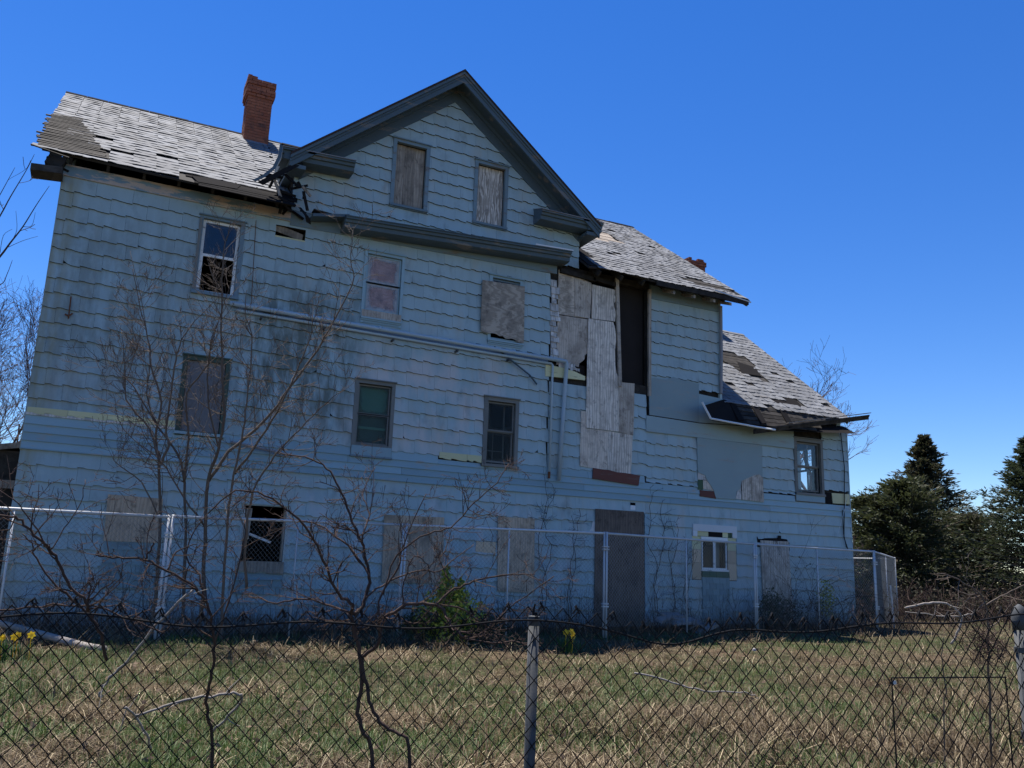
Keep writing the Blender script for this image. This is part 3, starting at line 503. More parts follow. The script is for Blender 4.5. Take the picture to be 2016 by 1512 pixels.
for i in range(3): mb.box(5.54+.01*i,6.40-.01*i,-.085+.018*i,.0,5.945-.035*i,5.98-.035*i)
mb.build('sill',M['clap'],w)
w,o=window('W3','clap',.04,label='third-floor window almost hidden by a torn plywood board'); sash(w,8.42,9.07,6.7,7.32,.01,'casing',.04,'glass')
MB().prism([(8.15,7.21),(9.17,7.24)]+jag((9.19,5.95),(8.16,6.08),14,.022)+[(8.15,6.3)],-.085,-.07).build('plywood_panel',M['plyh'],w,label='torn grey plywood board over a third-floor window')
mb=MB()
for i in range(3): mb.box(8.33+.012*i,9.19-.012*i,-.085+.018*i,.0,5.90-.035*i,5.93-.035*i)
mb.build('sill',M['clap'],w)
w,o=window('W4','casing',.05,label='gable window closed with three vertical brown boards'); sill(w,5.97,6.82,8.52,'casing',.05,.075)
for i,(a,b) in enumerate(((6.06,6.275),(6.279,6.52),(6.524,6.73))): MB().box(a,b,.07+.006*i,.09,8.52,9.93).build('board',M['plyh' if 0 else 'oldwood'],w)
w,o=window('W5','casing',.05,label='gable window closed with strongly grained plywood'); sill(w,7.86,8.70,8.53,'casing',.05,.075)
MB().box(7.95,8.61,.07,.085,8.53,9.91).build('plywood_panel',M['plygrain'],w)
w,o=window('W6','sashgreen',.04,label='second-floor window behind a rusty insect screen'); sash(w,2.45,3.06,4.0,4.64,.05,'sash',.05,'glass'); sash(w,2.45,3.06,3.40,4.03,.08,'sash',.05,'glass')
MB().box(2.43,3.08,.012,.016,3.36,4.66).build('screen',M['screen'],w); MB().box(2.5,3.03,.16,.165,3.4,3.75).build('curtain',M['curtainwhite'],w); sill(w,2.32,3.19,3.34,'clap')
w,o=window('W7','sashold',.04,label='second-floor window with a teal blind behind the glass'); sash(w,5.63,6.29,4.02,4.62,.03,'sashold',.03,'glassdull'); sash(w,5.63,6.29,3.43,4.04,.03,'sashold',.03,'glassdull')
MB().box(5.64,6.28,.12,.13,4.02,4.62).build('blind',M['blind'],w); MB().box(5.64,6.28,.14,.15,3.44,4.02).build('curtain',M['blinddark'],w); MB().box(5.66,6.26,.11,.125,3.74,3.79).build('curtain_rail',M['blind'],w)
MB().box(5.55,6.36,-.055,-.042,3.20,3.385).build('sill_board',M['clap'],w); sill(w,5.53,6.38,3.20,'casing',.035,.075)
w,o=window('W8','sashold',.045,label='second-floor window with dark panes beside the downspouts'); sash(w,8.43,9.06,3.96,4.59,.02,'sashold',.035,'glassdull'); sash(w,8.43,9.06,3.3,3.98,.05,'sashold',.04,'glassdull')
mb=MB(); mb.box(8.47,8.9,.2,.21,3.56,3.575); mb.box(8.66,8.675,.2,.21,3.3,3.95); mb.box(8.9,8.93,.2,.22,3.3,4.6); mb.build('inner_muntin',M['sashold'],w); sill(w,8.31,9.17,3.25,'sashold')
w,o=window('W9','sashold',.05,label='wing window you can see the sky through'); sash(w,17.03,17.82,3.92,4.54,.03,'sashold',.04,'glass'); sash(w,17.03,17.82,3.3,3.94,.06,'sashold',.045,'glass'); MB().box(17.5,17.54,.10,.13,3.3,4.5).build('sash_rail',M['sashold'],w)
MB().box(16.94,17.90,-.06,-.045,3.04,3.19).build('sill_board',M['clap'],w); sill(w,16.93,17.92,3.25,'sashold',.06,.08)
w,o=window('O1','siding',.03,label='ground-floor window opening without glass, a slat fallen across it')
MB().box(3.665,3.69,.0,.12,1.13,2.08).build('jamb',M['woodshingle'],w); MB().box(4.40,4.425,.0,.12,1.13,2.08).build('jamb',M['oldwood'],w)
mb=MB(); mb.obox((3.76,.05,1.78),(.05,0,0),(0,.015,0),(.01,0,.28)); mb.build('broken_casing',M['oldwood'],w); mb=MB(); mb.obox((4.0,.02,1.53),(.2,0,-.07),(0,.012,0),(.008,0,.02)); mb.build('fallen_slat',M['woodshingle'],w)
MB().prism([(3.64,1.12),(4.45,1.12)]+jag((4.46,.90),(3.62,.95),10,.02),-.07,-.03).build('sill_board',M['oldwood'],w)
MB().prism([(3.63,.93),(4.45,.89),(4.45,.80),(3.6,.78)],lambda x,z:-.075 if z<.85 else -.035,-.02).build('tilted_shingle',M['greenshingle'],w)
# little white casement
c=CAS['SW']; mb=MB(); mb.box(13.74,15.03,-.05,.0,2.14,2.30); mb.box(13.74,13.86,-.05,.0,2.02,2.14); mb.box(14.90,15.03,-.05,.0,2.02,2.14)
sw=mb.build('window',M['white'],house,label='small white casement window with patched surround'); sash(sw,14.0,14.375,1.28,1.95,-.02,'sash',.035,'glassdull'); sash(sw,14.375,14.74,1.28,1.95,-.02,'sash',.035,'glassdull'); MB().box(13.98,14.76,-.035,.03,1.95,2.02).build('head_board',M['sash'],sw); MB().box(13.97,14.77,-.05,.03,1.235,1.28).build('sill',M['sash'],sw)
for a,b in ((13.73,13.98),(14.77,15.02)):
    for z0,z1,m in ((1.04,1.42,'tan'),(1.42,1.72,'tan'),(1.72,2.02,'yellow')): MB().box(a,b,-.022+.003*(z0>1.3),.0,z0+.004,z1).build('surround_shingle',M[m],sw)
for i,(a,b,m) in enumerate(((13.88,14.2,'yellow'),(14.2,14.62,'tar'),(14.62,14.78,'yellow'),(14.78,14.9,'green'))): MB().prism([(a,2.03),(b,2.03)]+jag((b,2.14),(a,2.14),4,.008),-.02,.0).build('surround_shingle',M[m],sw)
def infill(par,x0,x1,zt,zb,h,m0,m1,y=-.05):
    z=zt; i=0
    while z>zb+.03:
        n=4; ws=[(x1-x0)/n*(1+.0)]*n; o=(i%2)*ws[0]*.5; x=x0-o
        while x<x1-.01:
            a,b=max(x,x0),min(x+ws[0],x1)
            if b-a>.03: MB().prism([(a+.003,z-h+rng.uniform(-.004,.004)),(b-.003,z-h+rng.uniform(-.004,.004)),(b-.003,z+.01),(a+.003,z+.01)],lambda X,Z,z=z:y-.012+.012*(Z-z+h)/h,.0).build('infill_shingle',M[m0 if i==0 else m1],par)
            x+=ws[0]
        z-=h; i+=1
MB().box(13.95,14.80,.19,.20,1.2,2.05).build('dark_void_sheet',M['void'],sw)  # sheet added behind the casement so its inside is painted dark
infill(sw,13.99,14.78,1.235,.2,.135,'green','greenshingle')
mb=MB(); mb.box(1.41,2.30,-.05,-.03,1.36,2.15)
def board(poly,m,y0=-.06,y1=-.045,label=None,name='plywood_panel',par=None): return MB().prism(poly,y0,y1).build(name,M[m],par or front,label=label)
b1=board([(1.40,2.15),(2.28,2.13),(2.29,1.37),(1.42,1.37)],'plyground',label='brown-grey plywood over the leftmost ground-floor window'); infill(b1,1.44,2.29,1.36,.62,.125,'greenshingle','greenshingle')
infill(front,3.61,4.45,.80,.6,.13,'greenshingle','greenshingle')
board([(6.30,2.085),(7.55,2.10),(7.58,.81),(6.33,.80)],'plyground',label='wide grey plywood sheet over a ground-floor window'); MB().box(6.45,7.45,-.03,-.02,.62,.78).build('sill_board',M['clap'],front)
board([(8.74,2.18),(9.59,2.19),(9.63,.67),(8.79,.68)],'plyground',label='tall pale plywood sheet left of the boarded door')
board([(11.09,2.485),(12.36,2.49),(12.39,-.1),(11.09,-.1)],'plydark',label='dark brown plywood closing the doorway',name='boarded_door')
board([(12.39,2.45),(12.52,2.45),(12.52,-.1),(12.41,-.1)],'clap',-.05,-.02,name='door_casing')
board([(15.74,2.0)]+jag((15.74,2.01),(16.63,2.02),3,.004)+[(16.71,-.1),(15.8,-.1)],'plypale',label='pale plywood closing the wing doorway',name='boarded_door')
MB().prism([(15.66,1.85),(15.66,2.1)]+jag((15.7,2.04),(16.3,2.09),6,.02)+[(16.32,2.15),(16.42,2.15),(16.42,2.08),(16.6,2.07),(16.68,1.98),(16.68,1.8)],-.034,-.026).build('torn_hole',M['tar'],front)
board([(8.29,1.66)]+jag((8.29,1.665),(8.72,1.66),3,.01)+[(8.72,1.44)]+jag((8.7,1.44),(8.27,1.45),4,.012),'tan',-.033,-.02,name='bare_patch')
board([(10.9,1.93),(11.1,1.93),(11.1,2.25),(11.04,2.22),(11.0,2.05)],'white',-.03,-.02,name='bare_patch'); board([(12.02,2.5),(12.15,2.5),(12.15,2.62),(12.02,2.62)],'white',-.03,-.02,name='bare_patch'); board([(12.02,2.62),(12.15,2.62),(12.15,2.68),(12.02,2.68)],'tar',-.03,-.02,name='torn_hole')
# plywood on the torn-open bay
board([(10.06,7.83),(10.5,7.76),(10.93,7.66),(10.9,6.80),(10.48,6.78),(10.06,6.78)],'plyh',-.0,.02); board([(10.48,7.70),(10.94,7.62),(10.9,6.8),(10.49,6.8)],'ply',-.012,-.001)
board([(10.94,7.62),(11.54,7.60)]+jag((11.56,7.58),(11.56,6.83),7,.04)+[(10.93,6.80)],'plypale',-.035,-.02)
board([(10.05,6.75),(10.86,6.77),(10.86,6.0)]+jag((10.84,5.98),(10.62,5.62),5,.05)+[(10.3,5.66),(10.05,5.60)],'ply',-.015,.0)
board([(10.83,6.78),(11.5,6.80)]+jag((11.54,6.7),(11.6,5.6),6,.03)+[(11.66,5.5),(11.67,4.25),(10.81,4.255)],'plypale',-.055,-.04,label='tallest bleached plywood sheet of the torn-open bay')
board([(11.67,5.40),(12.10,5.42),(12.075,4.205),(11.68,4.24)],'ply',-.052,-.037)
board([(10.69,4.62),(10.81,4.62),(10.81,4.24),(11.40,4.24),(11.38,3.345),(10.68,3.395)],'ply',-.045,-.030); board([(11.404,4.24),(12.06,4.21),(12.02,3.30),(11.384,3.345)],'plypale',-.045,-.030)
board(jag((11.01,3.375),(12.25,3.30),6,.01)+[(12.21,3.07),(11.0,3.14)],'red',-.065,-.045,label='dark red board below the bleached plywood',name='sill_board')
MB().box(11.70,12.50,.20,.22,5.40,7.86).build('dark_void_sheet',M['void'],front); MB().prism([(10.0,5.3),(10.85,5.28),(10.85,5.7),(10.0,5.7)],.1,.12).build('dark_void_sheet',M['void'],front)  # near-black sheets set back in the bay openings
mb=MB(); mb.obox((11.645,-.05,6.60),(.04,0,-.0),(0,.03,0),(.055,0,-1.3)); mb.build('post',M['ply'],front); mb=MB(); mb.obox((12.53,-.03,6.48),(.035,0,0),(0,.03,0),(0,0,1.3)); mb.build('post',M['oldwood'],front)
# ragged column of bleached wood shingles at the torn edge
z=7.55
while z>5.75:
    h=rng.uniform(.1,.17); x=9.87+rng.uniform(-.02,.03)
    for k in range(2):
        w_=rng.uniform(.06,.13)
        if rng.random()<.94: MB().prism([(x,z-h),(x+w_,z-h+rng.uniform(-.015,.015)),(x+w_,z),(x,z)],lambda X,Z,z=z,h=h:-.02-.02*(z-Z)/h,.0).build('wood_shingle',M['woodshingle'],front)
        x+=w_+.004
    z-=h
for k in range(9):
    a=10.1+k*.06; 
    if a<10.62: MB().prism([(a,5.5+rng.uniform(0,.06)),(a+.055,5.5+rng.uniform(0,.06)),(a+.055,5.74-.02*k+rng.uniform(-.03,.05)),(a,5.74-.02*k)],-.035,-.02).build('wood_shingle',M['woodshingle'],front)
mb=MB()
for a,b,c,d in ((10.08,11.0,7.74,7.80),(10.95,11.6,7.70,7.79)): mb.obox(((a+b)/2,-.02,(c+d)/2),((b-a)/2,0,-.03),(0,.05,0),(0,0,.05))
mb.build('broken_beam',M['darkwood'],front)
# smooth blue-grey patch sheets
board([(12.50,5.62),(13.0,5.63),(13.2,5.72),(13.5,5.67),(13.95,5.64),(13.95,4.70),(12.52,4.73)],'panelblue',-.055,-.03,name='patch_sheet'); board([(12.43,4.71),(13.95,4.68),(15.9,4.78),(16.93,4.86),(16.93,4.34),(13.87,4.335),(12.43,4.335)],'panelblue',-.05,-.03,name='patch_sheet')
board([(13.95,4.7),(13.95,5.4),(14.64,5.36),(15.9,5.02),(16.9,5.0),(16.9,4.85)],'panelblue',-.045,-.03,name='patch_sheet')
board([(13.88,4.33),(15.88,4.33),(15.86,3.655),(13.89,3.65)],'panelblue',-.055,-.03,name='patch_sheet')
board([(13.89,3.65),(15.86,3.655),(15.86,3.52)]+jag((15.75,3.60),(15.2,3.4),5,.03)+[(15.15,3.2),(15.02,3.12),(15.02,2.94)]+[(14.42,2.93)]+jag((14.38,3.02),(14.1,3.45),6,.03)+[(13.9,3.5)],'panelblue',-.058,-.03,name='patch_sheet')
MB().prism([(13.9,3.34),(14.3,3.34),(14.15,3.48),(13.9,3.5)],-.045,-.03).build('bare_board',M['woodshingle'],front); MB().prism([(14.05,3.13),(14.36,3.1),(14.32,3.33),(14.05,3.33)],-.046,-.03).build('bare_board',M['ply'],front); MB().prism([(13.9,3.1),(14.04,3.1),(14.04,3.33),(13.9,3.33)],-.046,-.03).build('bare_board',M['green'],front); MB().prism([(13.95,2.95),(14.42,2.92),(14.38,3.09),(13.95,3.09)],-.05,-.03).build('bare_board',M['red'],front)
board([(15.2,3.4)]+jag((15.2,3.4),(15.75,3.60),4,.02)+[(15.87,3.52),(15.88,2.93),(15.2,2.95)],'plypale',-.062,-.045,label='bleached board exposed under the torn patch sheet'); board([(15.0,2.96),(15.18,2.95),(15.18,3.35),(15.1,3.2)],'woodshingle',-.052,-.035,name='bare_board')
# lath seen in the hole below the eaves
mb=MB(); mb.obox((4.0,.06,7.47),(.28,0,-.06),(0,.015,0),(.01,0,.07)); mb.build('bare_board',M['oldwood'],front); MB().box(3.74,4.32,-.02,.0,7.31,7.34).build('bare_board',M['yellow'],front)
# ---------------- roofs ----------------
class Plane:
    def __init__(s,y0,z0,k): s.o=Vector((0,y0,z0)); h=math.hypot(1,k); s.t=Vector((0,1/h,k/h)); s.n=Vector((0,-k/h,1/h)); s.k=k
    def p(s,x,t,n=0.): return Vector((x,0,0))+s.o+s.t*t+s.n*n
MP=Plane(-.5,7.85,.7267); WP=Plane(-.4,5.04,.798)
def slab(mb,pl,poly,n0,n1):
    a=sum(poly[i-1][0]*poly[i][1]-poly[i][0]*poly[i-1][1] for i in range(len(poly)))
    if a<0: poly=poly[::-1]
    m=len(poly); mb.add([pl.p(x,t,n1) for x,t in poly]+[pl.p(x,t,n0) for x,t in poly],[tuple(range(m)),tuple(range(2*m-1,m-1,-1))]+[(i,m+i,m+(i+1)%m,(i+1)%m) for i in range(m)])
mb=MB()
slab(mb,MP,[(-.36,.3),(2.0,.15),(3.99,.0),(3.99,6.36),(-.5,6.36),(-.45,2.5)],-.06,-.02); slab(mb,MP,[(3.99,.95),(10.59,.95),(10.59,6.36),(3.99,6.36)],-.06,-.02)
slab(mb,MP,[(10.59,.05),(11.3,.25),(12.3,.0),(14.2,.1),(15.1,.05),(15.14,6.36),(10.59,6.36)],-.06,-.02)
# back slope
mb.add([(-.5,4.66,11.58),(15.14,4.66,11.58),(15.14,10.3,7.5),(-.5,10.3,7.5)],[(0,1,2,3)])
roof=mb.build('main_roof',M['deck'],house)
mb=MB()
for x in [i*.6+.1 for i in range(25)]:
    if 4.0<x<10.6: continue
    mb=MB(); mb.add([MP.p(x-.025,.05 if x>10 else .3,-.2),MP.p(x+.025,.05 if x>10 else .3,-.2),MP.p(x+.025,6.2,-.2),MP.p(x-.025,6.2,-.2),MP.p(x-.025,.0 if x>10 else .25,-.065),MP.p(x+.025,.0 if x>10 else .25,-.065),MP.p(x+.025,6.2,-.065),MP.p(x-.025,6.2,-.065)],[(0,3,2,1),(4,5,6,7),(0,1,5,4),(1,2,6,5),(2,3,7,6),(3,0,4,7)]); mb.build('rafter',M['deck'],roof)
def inpoly(x,t,poly):
    c=False; n=len(poly)
    for i in range(n):
        (a,b),(d,e)=poly[i],poly[i-1]
        if (b>t)!=(e>t) and x<(d-a)*(t-b)/(e-b)+a: c=not c
    return c
MISS_M=[[(-1,3.5),(-.3,3.45),(.0,2.5),(.12,1.6),(.55,1.0),(.66,.6),(.1,.42),(-1,.42)],[(2.0,.62),(2.3,.75),(2.9,.62),(3.4,.8),(4.1,.75),(4.1,-1),(2.0,-1)],[(10.3,2.1),(11.1,1.75),(10.95,.4),(10.3,-.5)],[(12.1,3.5),(12.6,4.6),(13.5,4.25),(13.1,3.6),(12.5,3.1)],[(13.6,.95),(14.3,1.0),(15.3,.6),(15.3,.3),(13.8,.5)]]
MISS_W=[[(16.3,3.0),(16.9,3.95),(17.65,3.7),(17.35,2.35),(16.9,2.3)],[(16.55,.95),(17.55,1.25),(17.6,.72),(16.75,.66)],[(14.9,1.35),(15.25,1.35),(15.2,1.1),(14.9,1.12)]]
def roof_pieces(pl,x0,x1,tmax,ex,w,miss,skip,tmin,rr):
    out=[]; row=0; t=tmin
    while t<tmax-.05:
        x=x0-(row%2)*w*.5*0-rr.uniform(0,.02)
        while x<x1-.05:
            a=max(x,x0+rr.uniform(-.05,.03)); b=min(x+w,x1); cx=(a+b)/2; cy=t+ex/2
            if b-a>.08 and not any(inpoly(cx,cy,m) for m in miss) and not skip(cx,cy) and rr.random()>.018:
                out.append((a+.004,b-.004,t,min(ex*1.12,tmax-t),rr.random()))
            x+=w
        t+=ex; row+=1
    return out
def main_skip(x,t):
    p=MP.p(x,t)
    if x<2.2 and t<.22+.0: return True
    if 3.95<x<10.6: return p.z<max(9.0,RZ+.02-.815*abs(x-RX))
    return False
rr=random.Random(3)
PM=[(MP,)+q for q in roof_pieces(MP,-.52,3.98+.0,6.36,.225,.40,MISS_M,main_skip,.22,rr)+roof_pieces(MP,3.98,10.6,6.36,.225,.40,MISS_M,main_skip,.22,rr)+roof_pieces(MP,10.6,15.2,6.36,.21,.27,MISS_M,main_skip,.02,rr)]
PW=[(WP,)+q for q in roof_pieces(WP,14.69,18.93,5.66,.21,.27,MISS_W,lambda x,t:False,.36,rr)]
TM={}
def tab_mesh(w,h,v,k):
    """one curled roof shingle: local x along, y up the slope, z out"""
    r2=random.Random(v*7+k); n=5; V=[]; base=r2.uniform(.007,.014)
    for j,(yy,zz) in enumerate(((0,base),(h*.5,base*.6),(h,.002))):
        for i in range(n+1):
            V.append((w*i/n,yy+(r2.uniform(-.018,.014) if j==0 else 0),zz+(r2.uniform(-.006,.012) if j==0 else r2.uniform(-.002,.003))))
    F=[(j*(n+1)+i,j*(n+1)+i+1,(j+1)*(n+1)+i+1,(j+1)*(n+1)+i) for j in range(2) for i in range(n)]
    m=len(V); V+=[(V[i][0],V[i][1],V[i][2]-.011) for i in range(n+1)]; F+=[(m+i,m+i+1,i+1,i) for i in range(n)]
    V+=[(0,h*.5,-.01),(w,h*.5,-.01)]; F+=[(0,n+1,m+n+1,m),(n,m+n,m+n+2,2*n+1)]
    return V,F
def place_tabs(pieces,par,nobj):
    pieces=sorted(pieces,key=lambda q:(q[0].p((q[1]+q[2])/2,q[3])-CAM).length/(q[2]-q[1])**.5); st=MB()
    for i,(pl,a,b,t,h,rv) in enumerate(pieces):
        w=b-a; key=(round(w/.02)*.02,round(h/.02)*.02,int(rv*6),pl.k)
        if i<nobj:
            if key not in TM:
                V,F=tab_mesh(*key[:3],1); mm=MB().add([pl.t*y+pl.n*z+Vector((x,0,0)) for x,y,z in V],F,0.)
                o=mm.build('roof_shingle',M['slate'],par,loc=(0,0,0)); TM[key]=o
            else:
                o=TM[key].copy(); COL.objects.link(o); o.parent=par
            o.location=pl.p(a,t,.001+rv*.003)
        else:
            V,F=tab_mesh(w,h,int(rv*6),2); q=pl.p(a,t,.001+rv*.003); st.add([q+pl.t*y+pl.n*z+Vector((x,0,0)) for x,y,z in V],F,rv)
    if st.v: st.build('roof_shingle',M['slate'],par,kind='stuff')
place_tabs(PM,roof,200)
mb=MB(); slab(mb,WP,[(14.68,.36),(18.88,.36),(18.88,5.63),(14.68,5.63)],-.06,-.02); mb.add([(14.68,4.1,8.61),(18.88,4.1,8.61),(18.88,8.5,5.2),(14.68,8.5,5.2)],[(0,1,2,3)])
wroof=mb.build('wing_roof',M['deck'],house); place_tabs(PW,wroof,100)
# tar paper and rotten boards where shingles are missing
def roofboards(pl,par,x0,x1,t0,t1,n,m,ang=0.):
    for i in range(n):
        t=t0+(t1-t0)*(i+.5)/n; a,b=x0+rr.uniform(-.12,.12),x1+rr.uniform(-.15,.15); mb=MB(); h=(t1-t0)/n*.42
        mb.obox(pl.p((a+b)/2,t,-.004+rr.uniform(-.006,.01)),((b-a)/2,0,0),pl.t*h,pl.n*.008); mb.build('roof_board',M[m],par)
roofboards(MP,roof,2.1,3.95,-.12,.75,6,'tar'); roofboards(MP,roof,12.2,13.3,3.2,4.5,6,'oldwood'); roofboards(WP,wroof,16.4,17.5,2.4,3.8,7,'darkwood'); roofboards(MP,roof,13.6,15.1,.3,.9,4,'darkwood')
def tarsheet(pl,par,poly,n=.004): mb=MB(); slab(mb,pl,poly,n-.004,n); mb.build('tar_paper',M['tar'],par)
tarsheet(MP,roof,[(10.62,.1),(11.1,.3),(11.15,1.7),(10.62,2.1)]); tarsheet(MP,roof,[(2.1,.5),(2.5,.62),(3.0,.55),(2.9,.2),(2.2,.1)],.016); tarsheet(MP,roof,[(.1,.75),(.5,.9),(.5,1.2),(.25,1.5),(.1,1.5)],.012); tarsheet(WP,wroof,[(16.5,.7),(17.5,.7),(17.6,1.25),(16.6,1.0)]); tarsheet(WP,wroof,[(16.6,2.4),(17.3,2.4),(17.5,3.0),(17.0,3.2)],.016)
# bare lath strips at the left verge
t=.42
while t<3.55:
    a=-.46-.025*t+rr.uniform(-.08,.05); b=.75-.22*t+rr.uniform(-.02,.12); mb=MB(); mb.obox(MP.p((a+b)/2,t,.012),((b-a)/2,0,rr.uniform(-.008,.008)),MP.t*rr.uniform(.026,.038),MP.n*.012); mb.build('lath',M['lath'],roof); t+=rr.uniform(.105,.135)
mb=MB(); mb.obox(MP.p(-.22,.12,.0),(.3,0,-.05),MP.t*.02,MP.n*.01); mb.build('lath',M['darkwood'],roof)
# ridge caps
for (x0,x1,pl,T) in ((-.53,15.2,MP,6.38),(14.69,18.93,WP,5.66)):
    x=x0; par=roof if pl is MP else wroof
    while x<x1:
        w=min(.45,x1-x); j=rr.uniform(-.008,.008); mb=MB(); p=pl.p(x,T,.02+j)
        mb.add([p+Vector((0,-.1,-.07)),p+Vector((0,0,.012)),p+Vector((0,.1,-.07)),p+Vector((w-.01,-.1,-.07)),p+Vector((w-.01,0,.012)),p+Vector((w-.01,.1,-.07))],[(0,3,4,1),(1,4,5,2),(0,1,2),(3,5,4)]); mb.build('ridge_cap',M['tar' if pl is MP else 'slate'],par); x+=w
# verge boards, broken eave pieces on the left
mb=MB(); mb.obox((-.23,-.2,7.60),(.24,0,.02),(0,.2,0),(0,0,.06)); mb.build('broken_eave_box',M['lath'],house); mb=MB(); mb.obox((-.13,-.12,7.83),(.12,0,-.05),(0,.15,0),(.04,0,.11)); mb.build('broken_eave_box',M['darkwood'],house)
for k in range(9):
    mb=MB(); mb.obox((-.1+rr.uniform(-.12,.08),rr.uniform(-.25,0),7.75+.08*k*.4+rr.uniform(-.05,.1)),(rr.uniform(.03,.12),0,rr.uniform(-.04,.04)),(0,.03,0),(rr.uniform(-.02,.02),0,.02)); mb.build('splintered_board',M['darkwood'],house)
mb=MB()
for s in (-1,1): pass
mb.add([MP.p(15.14,-.02,-.17),MP.p(15.19,-.02,-.17),MP.p(15.19,6.38,-.17),MP.p(15.14,6.38,-.17),MP.p(15.14,-.02,.0),MP.p(15.19,-.02,.0),MP.p(15.19,6.38,.0),MP.p(15.14,6.38,.0)],[(0,3,2,1),(4,5,6,7),(0,1,5,4),(1,2,6,5),(2,3,7,6),(3,0,4,7)]); mb.build('verge_board',M['trim'],house)
mb=MB(); mb.sweep((12.4,-.5,7.86),(15.15,-.5,7.84),[(-.02,-.02),(.03,-.02),(.03,-.13),(-.02,-.13)]); mb.build('fascia_board',M['darkwood'],house)
mb=MB(); mb.add([(12.5,-.48,7.72),(15.1,-.48,7.72),(15.1,.02,7.93),(12.5,.02,7.93)],[(0,1,2,3)]); mb.build('soffit',M['darkwood'],house)
mb=MB(); mb.sweep((14.1,-.53,7.92),(15.22,-.53,7.80),[(0,0),(.02,0),(.02,-.03),(0,-.03)]); mb.build('metal_drip_edge',M['steel'],house)
for x in (12.9,13.5,14.1,14.6): mb=MB(); mb.add([(x,-.46,7.70),(x+.06,-.46,7.70),(x+.06,.02,7.9),(x,.02,7.9),(x,-.46,7.62),(x+.06,-.46,7.62),(x+.06,.02,7.8),(x,.02,7.8)],[(0,1,2,3),(4,7,6,5),(0,4,5,1),(1,5,6,2),(2,6,7,3),(3,7,4,0)]); mb.build('rafter_tail',M['oldwood'],house)
# ---------------- central gable ----------------
droof=None; mb=MB(); th=.13
for s in (-1,1):
    ex=3.52; a=(RX,RZ); b=(RX+s*ex,RZ-.815*ex)
    V=[(a[0],-.45,a[1]),(b[0],-.45,b[1]),(b[0],1.6,b[1]),(a[0],5.2,a[1]),(a[0],-.45,a[1]-th),(b[0],-.45,b[1]-th),(b[0],1.6,b[1]-th),(a[0],5.2,a[1]-th)]
    mb.add(V,[(0,1,2,3),(4,7,6,5),(0,4,5,1),(1,5,6,2),(2,6,7,3)])
droof=mb.build('gable_roof',M['trim'],house)
def rakeboard(name,s,off0,off1,y0,y1,m,ex0=0.,ex1=3.52):
    """board that follows the rake, off measured down from the roof top"""
    P=[(RX+s*ex0,RZ-.815*ex0-off0),(RX+s*ex1,RZ-.815*ex1-off0),(RX+s*ex1,RZ-.815*ex1-off1),(RX+s*ex0,RZ-.815*ex0-off1)]
    MB().prism(P,y0,y1).build(name,M[m],droof)
for s in (-1,1):
    rakeboard('shingle_edge',s,-.045,.0,-.53,-.30,'dormershingle'); rakeboard('crown_moulding',s,.002,.07,-.515,-.452,'trim'); rakeboard('crown_moulding',s,.072,.13,-.485,-.452,'trim'); rakeboard('fascia_board',s,.132,.25,-.47,-.42,'trim')
    rakeboard('soffit',s,.135,.16,-.42,-.0,'trim'); rakeboard('bed_moulding',s,.162,.25,-.10,-.0,'trim',.0,3.3); rakeboard('rake_frieze',s,.25,.50,-.045,.0,'trim',.0,3.25)
    # side eave of the gable running back
    mb=MB(); xe=RX+s*3.5; ze=RZ-.815*3.5
    mb.box(min(xe,xe-s*.3),max(xe,xe-s*.3),-.44,1.3,ze-.24,ze-.16); mb.build('side_soffit',M['trim'],droof)
def cornice(name,p0,p1,par,m='trim',cap='trim'):
    mb=MB(); mb.sweep(p0,p1,[(-.47,.0),(-.47,-.05),(-.43,-.06),(-.42,-.11),(-.38,-.12),(-.37,-.20),(-.30,-.22),(0,-.22),(0,.16),(-.1,.12)]); o=mb.build(name,M[m],par)
    mb=MB(); mb.sweep((p0[0]-.01,p0[1],p0[2]),(p1[0]+.01,p1[1],p1[2]),[(-.49,-.012),(-.49,.006),(-.1,.135),(0,.175),(0,.165),(-.1,.125)]); mb.build('metal_cap',M[cap],o)
    return o
cornice('cornice_return',(3.66,0,9.0),(5.1,0,9.06),house,cap='pipegrey'); cornice('cornice_return',(9.36,0,8.98),(10.95,0,8.98),house,cap='pipegrey')
mb=MB(); mb.box(10.58,10.93,-.42,.9,8.76,8.98); mb.build('return_side',M['trim'],house); mb=MB(); mb.box(3.70,3.99,-.42,.6,8.78,9.0); mb.build('return_side',M['trim'],house)
cornice('pent_cornice',(5.0,0,7.86),(10.13,0,8.12),house)
mb=MB(); mb.sweep((9.2,-.5,8.085),(10.15,-.5,8.13),[(0,0),(.02,.0),(.02,.03),(0,.03)]); mb.build('flashing',M['white'],house)
mb=MB(); mb.obox((4.72,-.2,7.84),(.36,0,.07),(0,.17,.0),(0,0,.03)); mb.build('broken_cornice',M['trim'],house); mb=MB(); mb.obox((4.9,-.1,7.92),(.5,0,-.03),(0,.12,.0),(0,0,.012)); mb.build('splintered_board',M['darkwood'],house); mb=MB(); mb.obox((6.3,-.3,7.97),(1.3,0,.05),(0,.1,.02),(0,0,.006)); mb.build('splintered_board',M['oldwood'],house); mb=MB(); mb.obox((8.3,-.3,8.08),(.55,0,.02),(0,.1,.02),(0,0,.006)); mb.build('splintered_board',M['oldwood'],house)
# gable side walls (left cheek torn)
mb=MB(); mb.box(4.0,4.1,.17,1.4,7.9,9.0); mb.box(10.47,10.57,.17,1.4,7.9,9.0); mb.build('gable_cheek',M['darkwood'],house)
